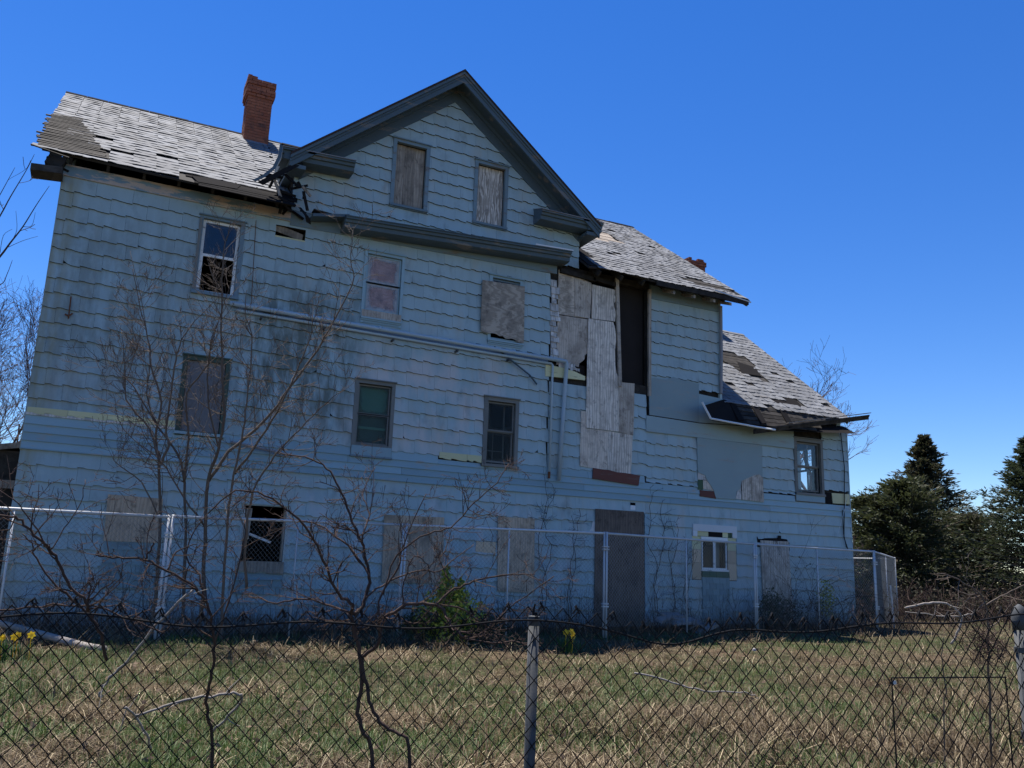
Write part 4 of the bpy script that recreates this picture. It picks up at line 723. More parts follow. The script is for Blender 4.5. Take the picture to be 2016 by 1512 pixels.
# debris in the corner between the eaves and the gable
for k in range(18):
    c=(rr.uniform(3.55,4.3),rr.uniform(-.45,.0),rr.uniform(7.82,8.45)); a=rr.uniform(0,3.1); L=rr.uniform(.05,.2); mb=MB()
    mb.obox(c,(L*math.cos(a),rr.uniform(-.05,.05),L*math.sin(a)),(0,.03,.01),(-.025*math.sin(a),0,.025*math.cos(a))); mb.build('splintered_board',M[rr.choice(['darkwood','darkwood','tar','tar','oldwood'])],house)
for pts,r_ in (([(3.62,-.46,9.02),(3.6,-.5,8.75),(3.52,-.5,8.5),(3.35,-.52,8.28),(3.18,-.5,8.15)],.028),([(4.02,-.4,8.78),(3.8,-.5,8.55),(3.5,-.55,8.28),(3.3,-.5,8.12)],.05),([(4.1,-.3,7.9),(4.17,-.42,7.76),(4.24,-.46,7.66),(4.28,-.42,7.56)],.045)):
    mb=MB(); n=len(pts)
    V=[]; 
    for i,p in enumerate(pts): V+=[(p[0]-r_,p[1],p[2]+r_*.4),(p[0]+r_,p[1]-.01,p[2]-r_*.4),(p[0]+r_,p[1]+.012,p[2]-r_*.4),(p[0]-r_,p[1]+.022,p[2]+r_*.4)]
    mb.add(V,[(4*i+k,4*i+(k+1)%4,4*i+4+(k+1)%4,4*i+4+k) for i in range(n-1) for k in range(4)]+[(3,2,1,0),(4*n-4,4*n-3,4*n-2,4*n-1)]); mb.build('hanging_flashing',M['tar' if r_>.04 else 'trim'],house)
# ---------------- wing eave ----------------
for i in range(5):
    f=(i+.5)/5; y=-.06-.40*f; z=5.30-.56*f; a=14.7+rr.uniform(-.15,.3); b=18.6-1.4*f+rr.uniform(-.4,.1); mb=MB(); mb.obox(((a+b)/2,y,z),((b-a)/2,0,.05*(f-.3)),(0,.036,.048),(0,-.01,.007)); mb.build('eave_board',M['lath' if i%2 else 'darkwood'],wroof)
mb=MB(); mb.add([(13.75,-.46,5.02),(14.7,-.06,5.35),(14.9,-.08,5.3),(15.1,-.46,4.74),(13.98,-.46,4.76)],[(0,1,2,3,4)]); mb.add([(14.6,-.02,5.0),(18.7,-.02,5.1),(18.7,-.44,4.85),(16,-.44,4.66),(14,-.44,4.7)],[(0,1,2,3,4)]); mb.build('tar_paper',M['tar'],wroof)
for x in (14.9,15.6,16.5): mb=MB(); mb.obox((x,-.26,5.04),(.1,.02,.02),(.03,.2,.26),(0,-.02,.015)); mb.build('tar_paper_flap',M['tar'],wroof)
mb=MB(); mb.tube([(13.70,-.48,5.10),(13.80,-.5,4.92),(13.93,-.5,4.73)],.028,n=5); mb.tube([(13.93,-.5,4.73),(14.6,-.5,4.70),(15.3,-.51,4.67),(15.9,-.5,4.66)],.024,n=5); mb.build('white_drip_edge',M['white'],wroof)
mb=MB(); mb.sweep((15.3,-.42,4.60),(19.15,-.42,5.36),[(-.08,.03),(-.08,-.0),(-.05,-.04),(-.03,-.09),(.03,-.09),(.03,.0),(.0,.03)]); mb.build('loose_gutter_board',M['lath'],wroof)
mb=MB(); mb.sweep((16.3,-.5,4.86),(19.18,-.5,5.43),[(-.03,0),(.04,0),(.04,.02),(-.03,.02)]); mb.build('gutter_lip',M['oldwood'],wroof)
mb=MB(); mb.add([WP.p(18.9,.45,-.16),WP.p(18.94,.45,-.16),WP.p(18.94,5.66,-.16),WP.p(18.9,5.66,-.16),WP.p(18.9,.45,.0),WP.p(18.94,.45,.0),WP.p(18.94,5.66,.0),WP.p(18.9,5.66,.0)],[(0,3,2,1),(4,5,6,7),(0,1,5,4),(1,2,6,5),(2,3,7,6),(3,0,4,7)]); mb.build('verge_board',M['trim'],wroof)
# ---------------- chimneys ----------------
def chimney(x0,x1,y0,y1,z0,courses,corbel,label,ragged):
    mb=MB(); H=courses*.077; mb.box(x0+.012,x1-.012,y0+.012,y1-.012,z0,z0+H-.16); ch=mb.build('chimney',M['mortar'],house,label=label); BM={}
    r2=random.Random(5)
    def br(x,y,z,lx,ly):
        key=(round(lx,2),round(ly,2))
        if key not in BM: o=MB().box(0,lx,0,ly,0,.066,0.).build('brick',M['brick'],ch,loc=(0,0,0)); BM[key]=o
        else: o=BM[key].copy(); COL.objects.link(o)
        o.location=(x+r2.uniform(-.003,.003),y+r2.uniform(-.003,.003),z)
    for c in range(courses):
        e=corbel(courses-c); a0,a1,b0,b1=x0-e,x1+e,y0-e,y1+e; z=z0+c*.077; L=a1-a0; n=3; bw=L/n; W=b1-b0
        for i in range(n+1):
            o=-bw*.5*(c%2); xa=max(a0,a0+o+i*bw); xb=min(a1,a0+o+(i+1)*bw)
            if xb-xa<.05: continue
            for yy in (b0,b1-.1):
                if courses-c<=ragged and r2.random()<.45: continue
                br(xa+.005,yy,z,round((xb-xa-.01)*20)/20 if 0 else xb-xa-.01,.1)
        m=2; w2=(W-.2)/m
        for i in range(m):
            for xx in (a0,a1-.1):
                if courses-c<=ragged and r2.random()<.45: continue
                br(xx,b0+.1+i*w2+.005,z,.1,w2-.01)
    return ch
chimney(3.42,4.02,4.15,4.75,11.05,26,lambda k:.0 if k>8 else(.03 if k in(8,5) else .055 if k in (7,6,4,3) else .03),'tall red-brick chimney on the left ridge with a corbelled top',2)
chimney(17.12,17.74,4.35,4.95,8.3,34,lambda k:.0 if k>3 else .03,'short brick chimney rising behind the right-hand roof slope',1)
# ---------------- pipes and wires on the facade ----------------
mb=MB(); mb.tube([(3.03,-.14,5.80),(5.4,-.14,5.755),(7.9,-.14,5.71),(10.22,-.14,5.67)],.045,n=10); 
for x in (5.9,8.9): mb.tube([(x,-.14,5.812-.0185*(x-3)),(x+.05,-.14,5.811-.0185*(x-3))],.053,n=10)
gp=mb.build('drain_pipe',M['pipe'],house,smooth=True,label='long painted drain pipe sloping across the facade'); mb=MB(); mb.tube([(3.15,-.08,5.70),(7,-.08,5.63),(9.88,-.08,5.585)],.03,n=8); mb.tube([(9.88,-.08,5.585),(9.92,-.08,5.55),(9.90,-.08,3.2)],.028,n=8); mb.build('small_pipe',M['pipe'],gp,smooth=True); mb=MB(); mb.tube([(9.9,-.08,3.2),(9.9,-.08,3.06)],.028,n=8); mb.build('rusted_pipe_end',M['rust'],gp)
mb=MB(); mb.tube([(10.22,-.14,5.67),(10.25,-.12,5.6),(10.2,-.1,4.5),(10.13,-.1,3.03)],.045,n=10); mb.build('downspout',M['pipe'],house,smooth=True); 
for x in (3.6,4.8,6.2,7.6,8.8): MB().box(x,x+.03,-.19,-.02,5.60-.018*(x-3),5.64-.018*(x-3)).build('pipe_bracket',M['steeldark'],gp)
mb=MB(); mb.tube([(14.63,-.09,7.7),(14.62,-.09,6.5),(14.59,-.09,5.48)],.04,n=8); mb.build('downspout',M['pipegrey'],house,label='rust-stained grey downspout on the tower corner')
mb=MB(); mb.tube([(8.5,-.05,5.78),(9.35,-.1,5.25),(9.55,-.06,5.08)],.02,n=5); mb.build('loose_slat',M['trim'],house)
mb=MB(); mb.tube([(18.55,-.06,4.95),(18.62,-.07,4.0),(18.55,-.07,3.0),(18.5,-.06,2.2),(18.62,-.06,1.9)],.012,n=5); mb.tube([(18.5,-.05,2.9),(18.48,-.07,2.3),(18.58,-.05,1.95)],.009,n=5); mb.build('cable',M['cable'],house); mb=MB(); mb.tube([(18.7,-.05,3.3),(18.4,-.2,2.85),(18.1,-.25,2.3)],.005,n=4); mb.build('thin_white_wire',M['white'],house)
mb=MB(); mb.tube([(.41,-.05,5.5),(.42,-.06,5.1)],.012,n=6); mb.tube([(.36,-.05,5.17),(.42,-.08,5.14),(.47,-.05,5.2)],.016,n=5); mb.build('rusty_bracket',M['rust'],house); mb=MB(); mb.tube([(3.35,-.05,7.55),(3.42,-.06,5.8)],.006,n=4); mb.build('thin_rusty_wire',M['rust'],house)
mb=MB(); mb.tube([(3.3,-.1,3.22),(3.7,-.13,3.17),(4.3,-.12,3.08)],.03,n=6); mb.build('bent_pipe',M['pipegrey'],house); mb=MB(); mb.tube([(5.9,-.08,3.12),(6.0,-.1,3.05),(6.03,-.12,2.6),(5.98,-.12,2.0)],.012,n=5); mb.build('white_cable',M['pipegrey'],house)
# ---------------- dark lean-to at the left ----------------
lt=thing('lean_to','dark open lean-to against the left end of the house','shed',(-1.6,3,gz(-1.6,3)))
mb=MB(); mb.add([(-3.4,.9,2.35),(.0,.9,3.0),(.0,5.5,3.0),(-3.4,5.5,2.35),(-3.4,.9,2.28),(.0,.9,2.93),(.0,5.5,2.93),(-3.4,5.5,2.28)],[(0,1,2,3),(4,7,6,5),(0,4,5,1),(1,5,6,2),(2,6,7,3),(3,7,4,0)]); mb.build('roof',M['darkwood'],lt); mb=MB(); mb.box(-3.3,-.02,.86,.9,2.2,2.34); mb.add([(-3.4,.86,2.27),(0,.86,2.92),(0,.82,2.92),(-3.4,.82,2.27),(-3.4,.86,2.37),(0,.86,3.02),(0,.82,3.02),(-3.4,.82,2.37)],[(0,1,2,3),(4,7,6,5),(3,2,6,7),(0,4,5,1)]); mb.build('fascia_board',M['oldwood'],lt)
for x in (-3.3,-1.7): MB().box(x,x+.1,.9,1.0,-.1,2.4+(x+3.3)*.19).build('post',M['oldwood'],lt)
MB().box(-3.35,-.02,5.3,5.4,-.1,2.9).build('rear_wall',M['void'],lt); MB().box(-3.4,-3.3,1.0,5.3,-.1,2.3).build('side_wall',M['void'],lt); MB().box(-.45,-.02,.92,1.0,-.1,2.85).build('plank',M['darkwood'],lt)
# ---------------- temporary fence panels ----------------
def chain(A,B,z0,z1,w,h,r,sag=None,n3=3,wob=0.,bulge=None):
    """chain-link between plan points A,B: one zigzag wire per column, returned as vertex and face arrays"""
    A,B=np.array(A,float),np.array(B,float); L=np.linalg.norm(B-A); d=(B-A)/L; nv=np.array([-d[1],d[0]]); ns=int(L/w); nz=int((z1-z0)/(h/2)); V=[];F=[]; o=0
    ang=np.arange(n3)*2*np.pi/n3
    for i in range(ns+1):
        s=[];zz=[];yy=[]
        for j in range(nz+1):
            k=1 if (i+j)%2==0 else -1
            # bend hooks round its neighbour
            s.append(i*w+k*w*.5); zz.append(z1-j*h/2); yy.append(k*r*1.0)
        s=np.clip(np.array(s),0,L); zz=np.array(zz); yy=np.array(yy)
        if wob: s=s+wob*np.sin(zz*5+i*.7)+nr.normal(0,wob*.4,len(s)); zz=zz+nr.normal(0,wob*.4,len(zz))
        if sag is not None: zz=zz+np.array([sag(a,b) for a,b in zip(s,zz)])
        if bulge is not None: yy=yy+np.array([bulge(a,b) for a,b in zip(s,zz)])
        P=np.stack([A[0]+d[0]*s+nv[0]*yy,A[1]+d[1]*s+nv[1]*yy,zz],1); m=len(P)
        t=np.gradient(P,axis=0); t/=np.linalg.norm(t,axis=1)[:,None]+1e-9; n=np.array([nv[0],nv[1],0]); b=np.cross(t,n); b/=np.linalg.norm(b,axis=1)[:,None]+1e-9
        ring=P[:,None,:]+r*(np.cos(ang)[None,:,None]*n[None,None,:]+np.sin(ang)[None,:,None]*b[:,None,:]); V.append(ring.reshape(-1,3))
        j=np.arange(m-1)[:,None]*n3; k=np.arange(n3)[None,:]; F.append((np.stack([j+k,j+(k+1)%n3,j+n3+(k+1)%n3,j+n3+k],2)+o).reshape(-1,4)); o+=m*n3
    return np.concatenate(V),np.concatenate(F)
FP=[(-1.75,-2.95),(2.24,-2.6),(6.16,-1.72),(10.02,-2.18),(14.58,-1.15),(18.38,-1.08),(21.9,1.3)]
FT=[1.70,1.73,1.83,1.86,1.86,1.84,1.79]
FL=['leftmost temporary fence panel, running out of frame past the boarded window','temporary fence panel in front of the multi-stemmed bare tree','temporary fence panel in front of the tall pale plywood sheet','temporary fence panel in front of the small white casement','temporary fence panel overgrown with bramble at the wing corner','temporary fence panel turning back beside the right end of the house']
for i in range(6):
    a,b=Vector(FP[i]),Vector(FP[i+1]); d=(b-a).normalized(); a=a+d*.03; b=b-d*.03; za,zb=FT[i]-(.0 if i else 0),FT[i+1]; g0,g1=za-1.83,zb-1.83
    if i in(0,): zb=1.72
    p=thing('temporary_fence_panel',FL[i],'fence panel',((a.x+b.x)/2,(a.y+b.y)/2,gz((a.x+b.x)/2,(a.y+b.y)/2)),'temporary chain-link panels in front of the house')
    for t in (0,.5,1):
        q=a.lerp(b,t); zt=za+(zb-za)*t; mb=MB(); lx=rng.uniform(-.03,.03); mb.tube([(q.x+lx*.0,q.y,zt-1.95),(q.x,q.y,zt+(.03 if t!=.5 else 0))],.021 if t!=.5 else .015,n=8); mb.build('post',M['steel'],p,smooth=True)
    for z,nm in ((0,'top_rail'),(-1.98,'bottom_rail')):
        mb=MB(); mb.tube([(a.x,a.y,za+z),(b.x,b.y,zb+z)],.023,n=8); mb.build(nm,M['steel'],p,smooth=True)
    V,F=chain(a,b,-1.74,0,.037,.078,0.0024 if i<3 else .0028); L=(b-a).length; s=((V[:,0]-a.x)*d.x+(V[:,1]-a.y)*d.y)/L; V[:,2]+=za+(zb-za)*s
    mesh_np('wire_mesh',V,F,M['wire'],p,'stuff')
    if i:
        for dz_ in (.25,.30,1.3,1.35):
            c=Vector(FP[i]); MB().obox((c.x,c.y,za-dz_),(.065,0,0),(0,.03,0),(0,0,.013)).build('clamp',M['steel'],p)
# far panel on the other side
p=thing('temporary_fence_panel','far temporary fence panel seen behind the right corner of the house','fence panel',(22.5,6,-.03),'temporary chain-link panels in front of the house')
a,b=Vector((21.95,1.4)),Vector((20.2,9.5))
for t in (0,.5,1):
    q=a.lerp(b,t); MB().tube([(q.x,q.y,-.1),(q.x,q.y,1.82)],.021,n=6).build('post',M['steel'],p)
MB().tube([(a.x,a.y,1.78),(b.x,b.y,1.78)],.02,n=6).build('top_rail',M['steel'],p); V,F=chain(a,b,.03,1.78,.037,.078,.0022); mesh_np('wire_mesh',V,F,M['wire'],p,'stuff')
# ---------------- black chain-link fence in front ----------------
FO=Vector((2.697,-13.04)); FD=Vector((.973,-.230)).normalized()
def fpos(s): return FO+FD*s
TOPZ=1.02
fence=thing('chain_link_fence','low black chain-link fence sagging across the foreground','fence',(FO.x,FO.y,gz(FO.x,FO.y)))
S0,S1=-5.5,7.2
def fsag(s,z):
    s=s+S0; f=max(0,min(1,(z-.2)/.8)); 
    d=-.075*math.exp(-((s-.72)/.22)**2)-.03*math.exp(-((s+1.2)/.5)**2)+.015*math.sin(s*3.1)+.012*math.sin(s*7.7+1)+.045*min(1.5,max(0,s-.9))/1.5-.012*min(3,max(0,-s))
    return d*f
def fbul(s,z): s=s+S0; return .02*math.sin(s*2.3+z*2)-.03*math.exp(-((s-.72)/.3)**2)*max(0,z-.5)
A,B=fpos(S0),fpos(S1); V,F=chain(A,B,-.30,TOPZ-.02,.03625,.080,.0026,fsag,6,.0022,fbul); mesh_np('wire_mesh',V,F,M['vinyl'],fence,'stuff',smooth=True)
mb=MB(); L=S1-S0; nv=Vector((-FD.y,FD.x))
for i in range(int(L/.0725)+1):      # twisted selvage at the top
    if i%2: continue
    s=i*.0725; 
    for e in (-1,1):
        pass
    c=s; q=fpos(S0+c); z=TOPZ-.02+fsag(c,TOPZ)+nr.normal(0,.003); j=nr.normal(0,.006)
    mb.tube([(q.x-FD.x*.016,q.y,z-.018),(q.x-FD.x*.004,q.y-.003,z+.002),(q.x+FD.x*(.004+j),q.y,z+.016),(q.x+FD.x*(.017+j),q.y+.003,z-.006)],.0036,n=5); mb.tube([(q.x+FD.x*.016,q.y,z-.018),(q.x+FD.x*.004,q.y+.003,z+.004),(q.x+FD.x*(.001+j),q.y+.004,z+.012)],.0034,n=5)
mb.build('twisted_selvage',M['vinyl'],fence,kind='stuff')
def topwire(s): 
    z=TOPZ-.065+fsag(s-S0,TOPZ)*1.05; return z-.012*math.sin(s*1.7+.5)
mb=MB(); mb.tube([(fpos(s).x-.004,fpos(s).y-.008,topwire(s)) for s in np.arange(S0,S1+.01,.06)],.0042,n=6); mb.build('tension_wire',M['vinyl'],fence,smooth=True)
def fence_post(s,z0,zt,r,dome,lean):
    q=fpos(s)+nv*.045; mb=MB(); mb.tube([(q.x-lean,q.y,z0),(q.x,q.y,zt)],r,n=16); po=mb.build('post',M['steeldark'],fence,smooth=False,label='dull grey post with an acorn cap at the right edge' if dome else 'dull grey post whose cap is broken to a spike' if s==.135 else None)
    for pl_ in po.data.polygons: pl_.use_smooth=len(pl_.vertices)==4
    if dome:
        mb=MB(); mb.lathe((q.x,q.y,zt),[(r*1.12,-.03),(r*1.12,.0),(r*1.2,.004),(r*1.2,.012),(r*1.15,.03),(r*.95,.055),(r*.6,.075),(r*.15,.086),(0.001,.087)],18); mb.build('acorn_cap',M['steeldark'],po,smooth=True)
        for z in (zt-.13,zt-.50,zt-.86): mb=MB(); mb.lathe((q.x,q.y,z),[(r*1.0,0),(r*1.18,.0),(r*1.18,.025),(r*1.0,.025)],16); mb.obox((q.x-FD.x*.045,q.y-.02,z+.012),(.02,-.005,0),(.002,.01,0),(0,0,.012)); mb.build('tension_band',M['steeldark'],po)
    else:
        mb=MB(); mb.lathe((q.x,q.y,zt-.035),[(r*1.02,0),(r*1.1,.0),(r*1.1,.037),(r*.5,.040)],16); mb.build('collar',M['steeldark'],po); mb=MB(); mb.tube([(q.x-.004,q.y,zt),(q.x-.002,q.y,zt+.03),(q.x+.004,q.y,zt+.052)],.007,.003,n=6); mb.tube([(q.x+.012,q.y,zt),(q.x+.010,q.y,zt+.018)],.005,n=5); mb.build('broken_cap_spike',M['vinyl'],po)
fence_post(.135,-.4,.975,.0225,False,.006); fence_post(2.47,-.4,.995,.031,True,-.01); fence_post(-2.35,-.4,.97,.0225,False,0); fence_post(-4.75,-.4,.97,.0225,False,0); fence_post(4.85,-.4,1.0,.0225,False,0); fence_post(7.2,-.4,1.0,.0225,False,0)
# thin rod frame behind the fence
rf=thing('rod_frame','thin black metal rod frame behind the fence at lower right','sign frame',(4.65,-13.0,gz(4.65,-13)))
q0=fpos(1.86)+nv*.16; q1=fpos(2.44)+nv*.13
mb=MB(); mb.tube([(q0.x,q0.y,-.45),(q0.x-.004,q0.y,.735)],.0034,n=6); mb.build('upright',M['vinyl'],rf); mb=MB(); mb.tube([(q1.x,q1.y,-.45),(q1.x,q1.y,.745)],.0034,n=6); mb.build('upright',M['vinyl'],rf); mb=MB(); mb.tube([(q0.x-.006,q0.y,.735),(q1.x+.006,q1.y,.745)],.0034,n=6); mb.build('cross_bar',M['vinyl'],rf); mb=MB(); mb.obox((q0.x+.006,q0.y-.006,.715),(.008,0,0),(0,.004,0),(0,0,.008)); mb.build('clip',M['white'],rf)
# ---------------- bare woody plants ----------------
def smooth_pts(pts,k=3):
    P=[Vector(p) for p in pts]; out=[]
    for i in range(len(P)-1):
        p0,p1,p2,p3=P[max(i-1,0)],P[i],P[i+1],P[min(i+2,len(P)-1)]
        for j in range(k):
            t=j/k; out.append(.5*((2*p1)+(p2-p0)*t+(2*p0-5*p1+4*p2-p3)*t*t+(3*p1-p0-3*p2+p3)*t**3))
    out.append(P[-1]); return out
def twig(mb,p,d,L,r,lev,rr,gn=.25,kink=.35,sub=3,up=.15,minr=.0012):
    n=max(3,int(L/.07) if L<1 else 8); n=min(n,8); pts=[p.copy()]; q=p.copy(); d=d.normalized()
    for i in range(n):
        d=(d+Vector((rr.gauss(0,kink),rr.gauss(0,kink),rr.gauss(0,kink)+up))*.35).normalized(); q=q+d*(L/n); pts.append(q.copy())
    mb.tube(pts,r,max(minr,r*.35),n=4 if r<.01 else 5,cap=False)
    if lev>0:
        for _ in range(sub):
            t=rr.uniform(.25,.95); i=min(int(t*n),n-1); b=pts[i].lerp(pts[i+1],t*n-i); dd=(pts[i+1]-pts[i]).normalized(); s=Vector((rr.gauss(0,1),rr.gauss(0,1),rr.gauss(0,1))); s=(s-dd*s.dot(dd)).normalized()
            twig(mb,b,dd*rr.uniform(.3,1)+s*rr.uniform(.4,1.),L*rr.uniform(.3,.6),max(minr,r*rr.uniform(.35,.55)),lev-1,rr,gn,kink,sub,up,minr)
def plant(name,lines,label,cat,mat,seed,dens,tl,tr,lev,sub,up=.15,kink=.35,jit=.0,group=None,minr=.0012,flat_=.6,root=True,zmin=.7):
    rr=random.Random(seed); b=Vector(lines[0][0][0]); t=thing(name,label,cat,(b.x,b.y,gz(b.x,b.y)),group); tw=MB(); st=MB()
    for pts,r0,r1 in lines:
        p0=Vector(pts[0])
        if p0.z<.55 and p0.z>gz(p0.x,p0.y)+.02 and root: pts=[(p0.x+rr.uniform(-.05,.05),p0.y+.05,gz(p0.x,p0.y)-.05)]+list(pts)
        S=smooth_pts(pts,4); S=[p+Vector((rr.gauss(0,jit),rr.gauss(0,jit),rr.gauss(0,jit))) for p in S]; st.tube(S,r0,r1,n=7)
        Ltot=sum((S[i+1]-S[i]).length for i in range(len(S)-1)); k=int(Ltot*dens)
        for _ in range(k):
            u=rr.uniform(.15,1)**.8; i=min(int(u*(len(S)-1)),len(S)-2); p=S[i]
            if p.z<zmin: continue
            d=(S[i+1]-S[i]).normalized(); s=Vector((rr.gauss(0,1),rr.gauss(0,flat_),rr.gauss(0,1))); s=(s-d*s.dot(d)).normalized(); r=(r0+(r1-r0)*u)
            twig(tw,p,d*rr.uniform(.2,.9)+s*rr.uniform(.5,1.1),tl*rr.uniform(.4,1.2),min(tr,r*.6),lev,rr,.2,kink,sub,up,minr)
    st.build('stem',mat,t,smooth=True); tw.build('twigs',mat,t,kind='stuff')
    return t
plant('bare_tree',CLUMP,'multi-stemmed bare tree growing between fence and house at left','tree',M['bark'],21,7.5,.62,.006,2,3,.3,.3,.006,minr=.0024)
plant('gnarled_sapling',SAPLING,'gnarled grey-brown bare sapling just behind the low fence, left of the post','sapling',M['barkdark'],22,19,.2,.004,2,3,.2,.55,.003,minr=.0010)
plant('arching_shrub',ARCHED,'dark arching bare shrub behind the low fence at far left','shrub',M['barkdark'],23,14,.2,.004,2,3,.2,.5,.003,minr=.0010)
plant('bare_sapling',SAPR,'thin bare sapling with a dark vine knot near the right post','sapling',M['bark'],24,5,.22,.004,1,2,.1,.5,.003,minr=.0015)
plant('bare_roadside_tree',LEFTTW,'bare tree beyond the left frame edge, its twigs against the sky','tree',M['barkdark'],25,1.2,.3,.005,1,2,.3,.3,.0,minr=.0025)
def deadwood(lines,label,seed,mat='barkpale'):
    rr=random.Random(seed); mb=MB(); 
    for pts,r0,r1 in lines: mb.tube([p+Vector((rr.gauss(0,.004),rr.gauss(0,.004),rr.gauss(0,.004))) for p in smooth_pts(pts,4)],r0,r1,n=7)
    for pts,r0,r1 in lines:
        S=smooth_pts(pts,3)
        for _ in range(3): i=rr.randrange(1,len(S)-1); twig(mb,S[i],Vector((rr.gauss(0,1),rr.gauss(0,1),rr.gauss(0,1))),.12,r1*.5,0,rr)
    o=mb.build('dead_branch',M[mat],None,smooth=True); return tag(o,label,'branch','dead branches caught in the fence')
deadwood(DEAD1,'long pale dead branch slanting down behind the fence at left',1); deadwood(DEAD2,'forked pale dead branch lying low behind the fence at left',2); deadwood(DEAD3,'pale stick lying in the dry grass right of the post',3); deadwood(CANE,'pale arched cane standing near the right post',4)
mb=MB(); rr=random.Random(9); c=Vector(SAPR[0][0][3]) if 0 else Vector(SAPR[0][0][2])
for _ in range(140): twig(mb,c+Vector((rr.gauss(0,.07),rr.gauss(0,.07),rr.gauss(.08,.07))),Vector((rr.gauss(0,1),rr.gauss(0,1),rr.gauss(0,1))),.2,.003,0,rr,kink=1.)
tag(mb.build('vine_knot',M['barkdark']),'dark knot of dead vine on the thin sapling by the right post','vine')
mb=MB(); mb.tube(smooth_pts([(.1,-2.1,.20),(.5,-2.6,.14),(.9,-3.0,.06),(1.3,-3.4,-.02),(1.55,-3.6,-.05)],4),.045,.055,n=9); tag(mb.build('fallen_log',M['barkpale'],None,smooth=True),'pale fallen log on the ground below the boarded leftmost window','log')
# vines on the wall
VL=['dead vine climbing left of the downspouts foot','dead vine climbing between downspout and boarded door','tallest dead vine just right of the boarded door','dead vine midway between boarded door and white casement','dead vine reaching towards the white casement']
for i,(x,h) in enumerate(((9.75,3.1),(10.45,2.5),(12.75,3.3),(13.15,2.6),(13.5,2.2))):
    rr=random.Random(40+i); t=thing('climbing_vine',VL[i],'vine',(x,-.07,gz(x,-.07)),'dead vines on the facade'); st=MB(); tw=MB()
    for s in range(2):
        pts=[Vector((x+rr.uniform(-.1,.1),-.07,-.1))]; 
        while pts[-1].z<h*rr.uniform(.8,1): pts.append(pts[-1]+Vector((rr.gauss(0,.05),rr.gauss(0,.008),.16)))
        for p in pts: p.y=min(p.y,-.05)
        st.tube(pts,.009,.004,n=5)
        for _ in range(int(h*7)): p=rr.choice(pts); twig(tw,p,Vector((rr.gauss(0,1),-.15,rr.uniform(-.2,1))),rr.uniform(.12,.4),.0035,1,rr,sub=2,minr=.002)
    st.build('stem',M['barkdark'],t); tw.build('twigs',M['barkdark'],t,kind='stuff')
# bramble on the fence at the wing
def bramble(name,cx,cy,wx,h,n,label,seed,leaves,cat='bramble'):
    rr=random.Random(seed); t=thing(name,label,cat,(cx,cy,gz(cx,cy))); mb=MB(); lf=MB()
    for _ in range(n):
        p=Vector((cx+rr.uniform(-wx,wx)*.8,cy+rr.uniform(-.3,.3),gz(cx,cy))); a=rr.uniform(0,6.28); L=h*rr.uniform(.7,1.5); d=Vector((math.cos(a)*.35,math.sin(a)*.2,1)); q=p.copy(); pts=[q.copy()]
        for i in range(12):
            d=(d+Vector((rr.gauss(0,.25),rr.gauss(0,.12),-.09-.02*i*.5+rr.gauss(0,.1)))).normalized(); q=q+d*L/10; pts.append(q.copy())
            if rr.random()<leaves:
                for _k in range(2):
                    c=q+Vector((rr.gauss(0,.05),rr.gauss(0,.05),rr.gauss(0,.05))); u=Vector((rr.gauss(0,1),rr.gauss(0,1),rr.gauss(0,1))).normalized()*.03; v=u.orthogonal().normalized()*.02; lf.add([c-u,c+v,c+u,c-v],[(0,1,2,3)])
        mb.tube(pts,.006,.002,n=4,cap=False)
        for _k in range(3): i=rr.randrange(2,11); twig(mb,pts[i],Vector((rr.gauss(0,1),rr.gauss(0,.5),rr.gauss(0,1))),.3,.003,1,rr,sub=2,minr=.0018)
    mb.build('canes',M['barkdark'],t); 
    if lf.v: lf.build('leaves',M['olive'],t)
bramble('bramble',16.9,-.75,1.3,1.7,34,'tangled bramble between fence and the right-hand boarded doorway',51,.12); bramble('bramble',1.4,-1.4,1.2,.9,26,'low bramble below the shingled infill at left',52,.0); bramble('bramble',19.6,-.5,.6,1.2,14,'bramble by the temporary fence corner post',53,.3)
# ---------------- leafy shrubs ----------------
def leafball(t,mat,cx,cy,cz,rx,ry,rz,n,size,rr,name='foliage',cone=False):
    u=np.array([[rr.gauss(0,1) for _ in range(3)] for _ in range(n)]); u/=np.linalg.norm(u,axis=1)[:,None]; k=np.array([rr.random()**.45 for _ in range(n)])
    lob=np.array([1+.35*mnoise.noise(Vector(tuple(v*2.3))+Vector((cx,cy,cz))) for v in u]); P=u*(k*lob)[:,None]*np.array([rx,ry,rz])
    if cone: f=(P[:,2]/rz+1)/2; P[:,:2]*=(1.15-.95*np.clip(f,0,1))[:,None]
    P+=np.array([cx,cy,cz]); leafquads(t,mat,P,size,rr,name)
def leafquads(t,mat,P,size,rr,name='foliage',flat=None,kind=None):
    g=np.random.default_rng(rr.randrange(1<<30)); n=len(P); a=g.normal(size=(n,3))
    if flat is not None: a[:,2]*=flat
    a/=np.linalg.norm(a,axis=1)[:,None]; b=np.cross(a,g.normal(size=(n,3))); b/=np.linalg.norm(b,axis=1)[:,None]+1e-9; s=size*g.uniform(.6,1.4,n)[:,None]
    V=np.stack([P-a*s,P+b*s*.5,P+a*s,P-b*s*.5],1).reshape(-1,3); F=np.arange(4*n).reshape(-1,4); return mesh_np(name,V,F,mat,t,kind,g.random(n))
rr=random.Random(61)
sx,sy=6.48,-3.3; t=thing('evergreen_shrub','yellow-green leafy shrub by the temporary fence below the wide plywood','shrub',(sx,sy,gz(sx,sy)))
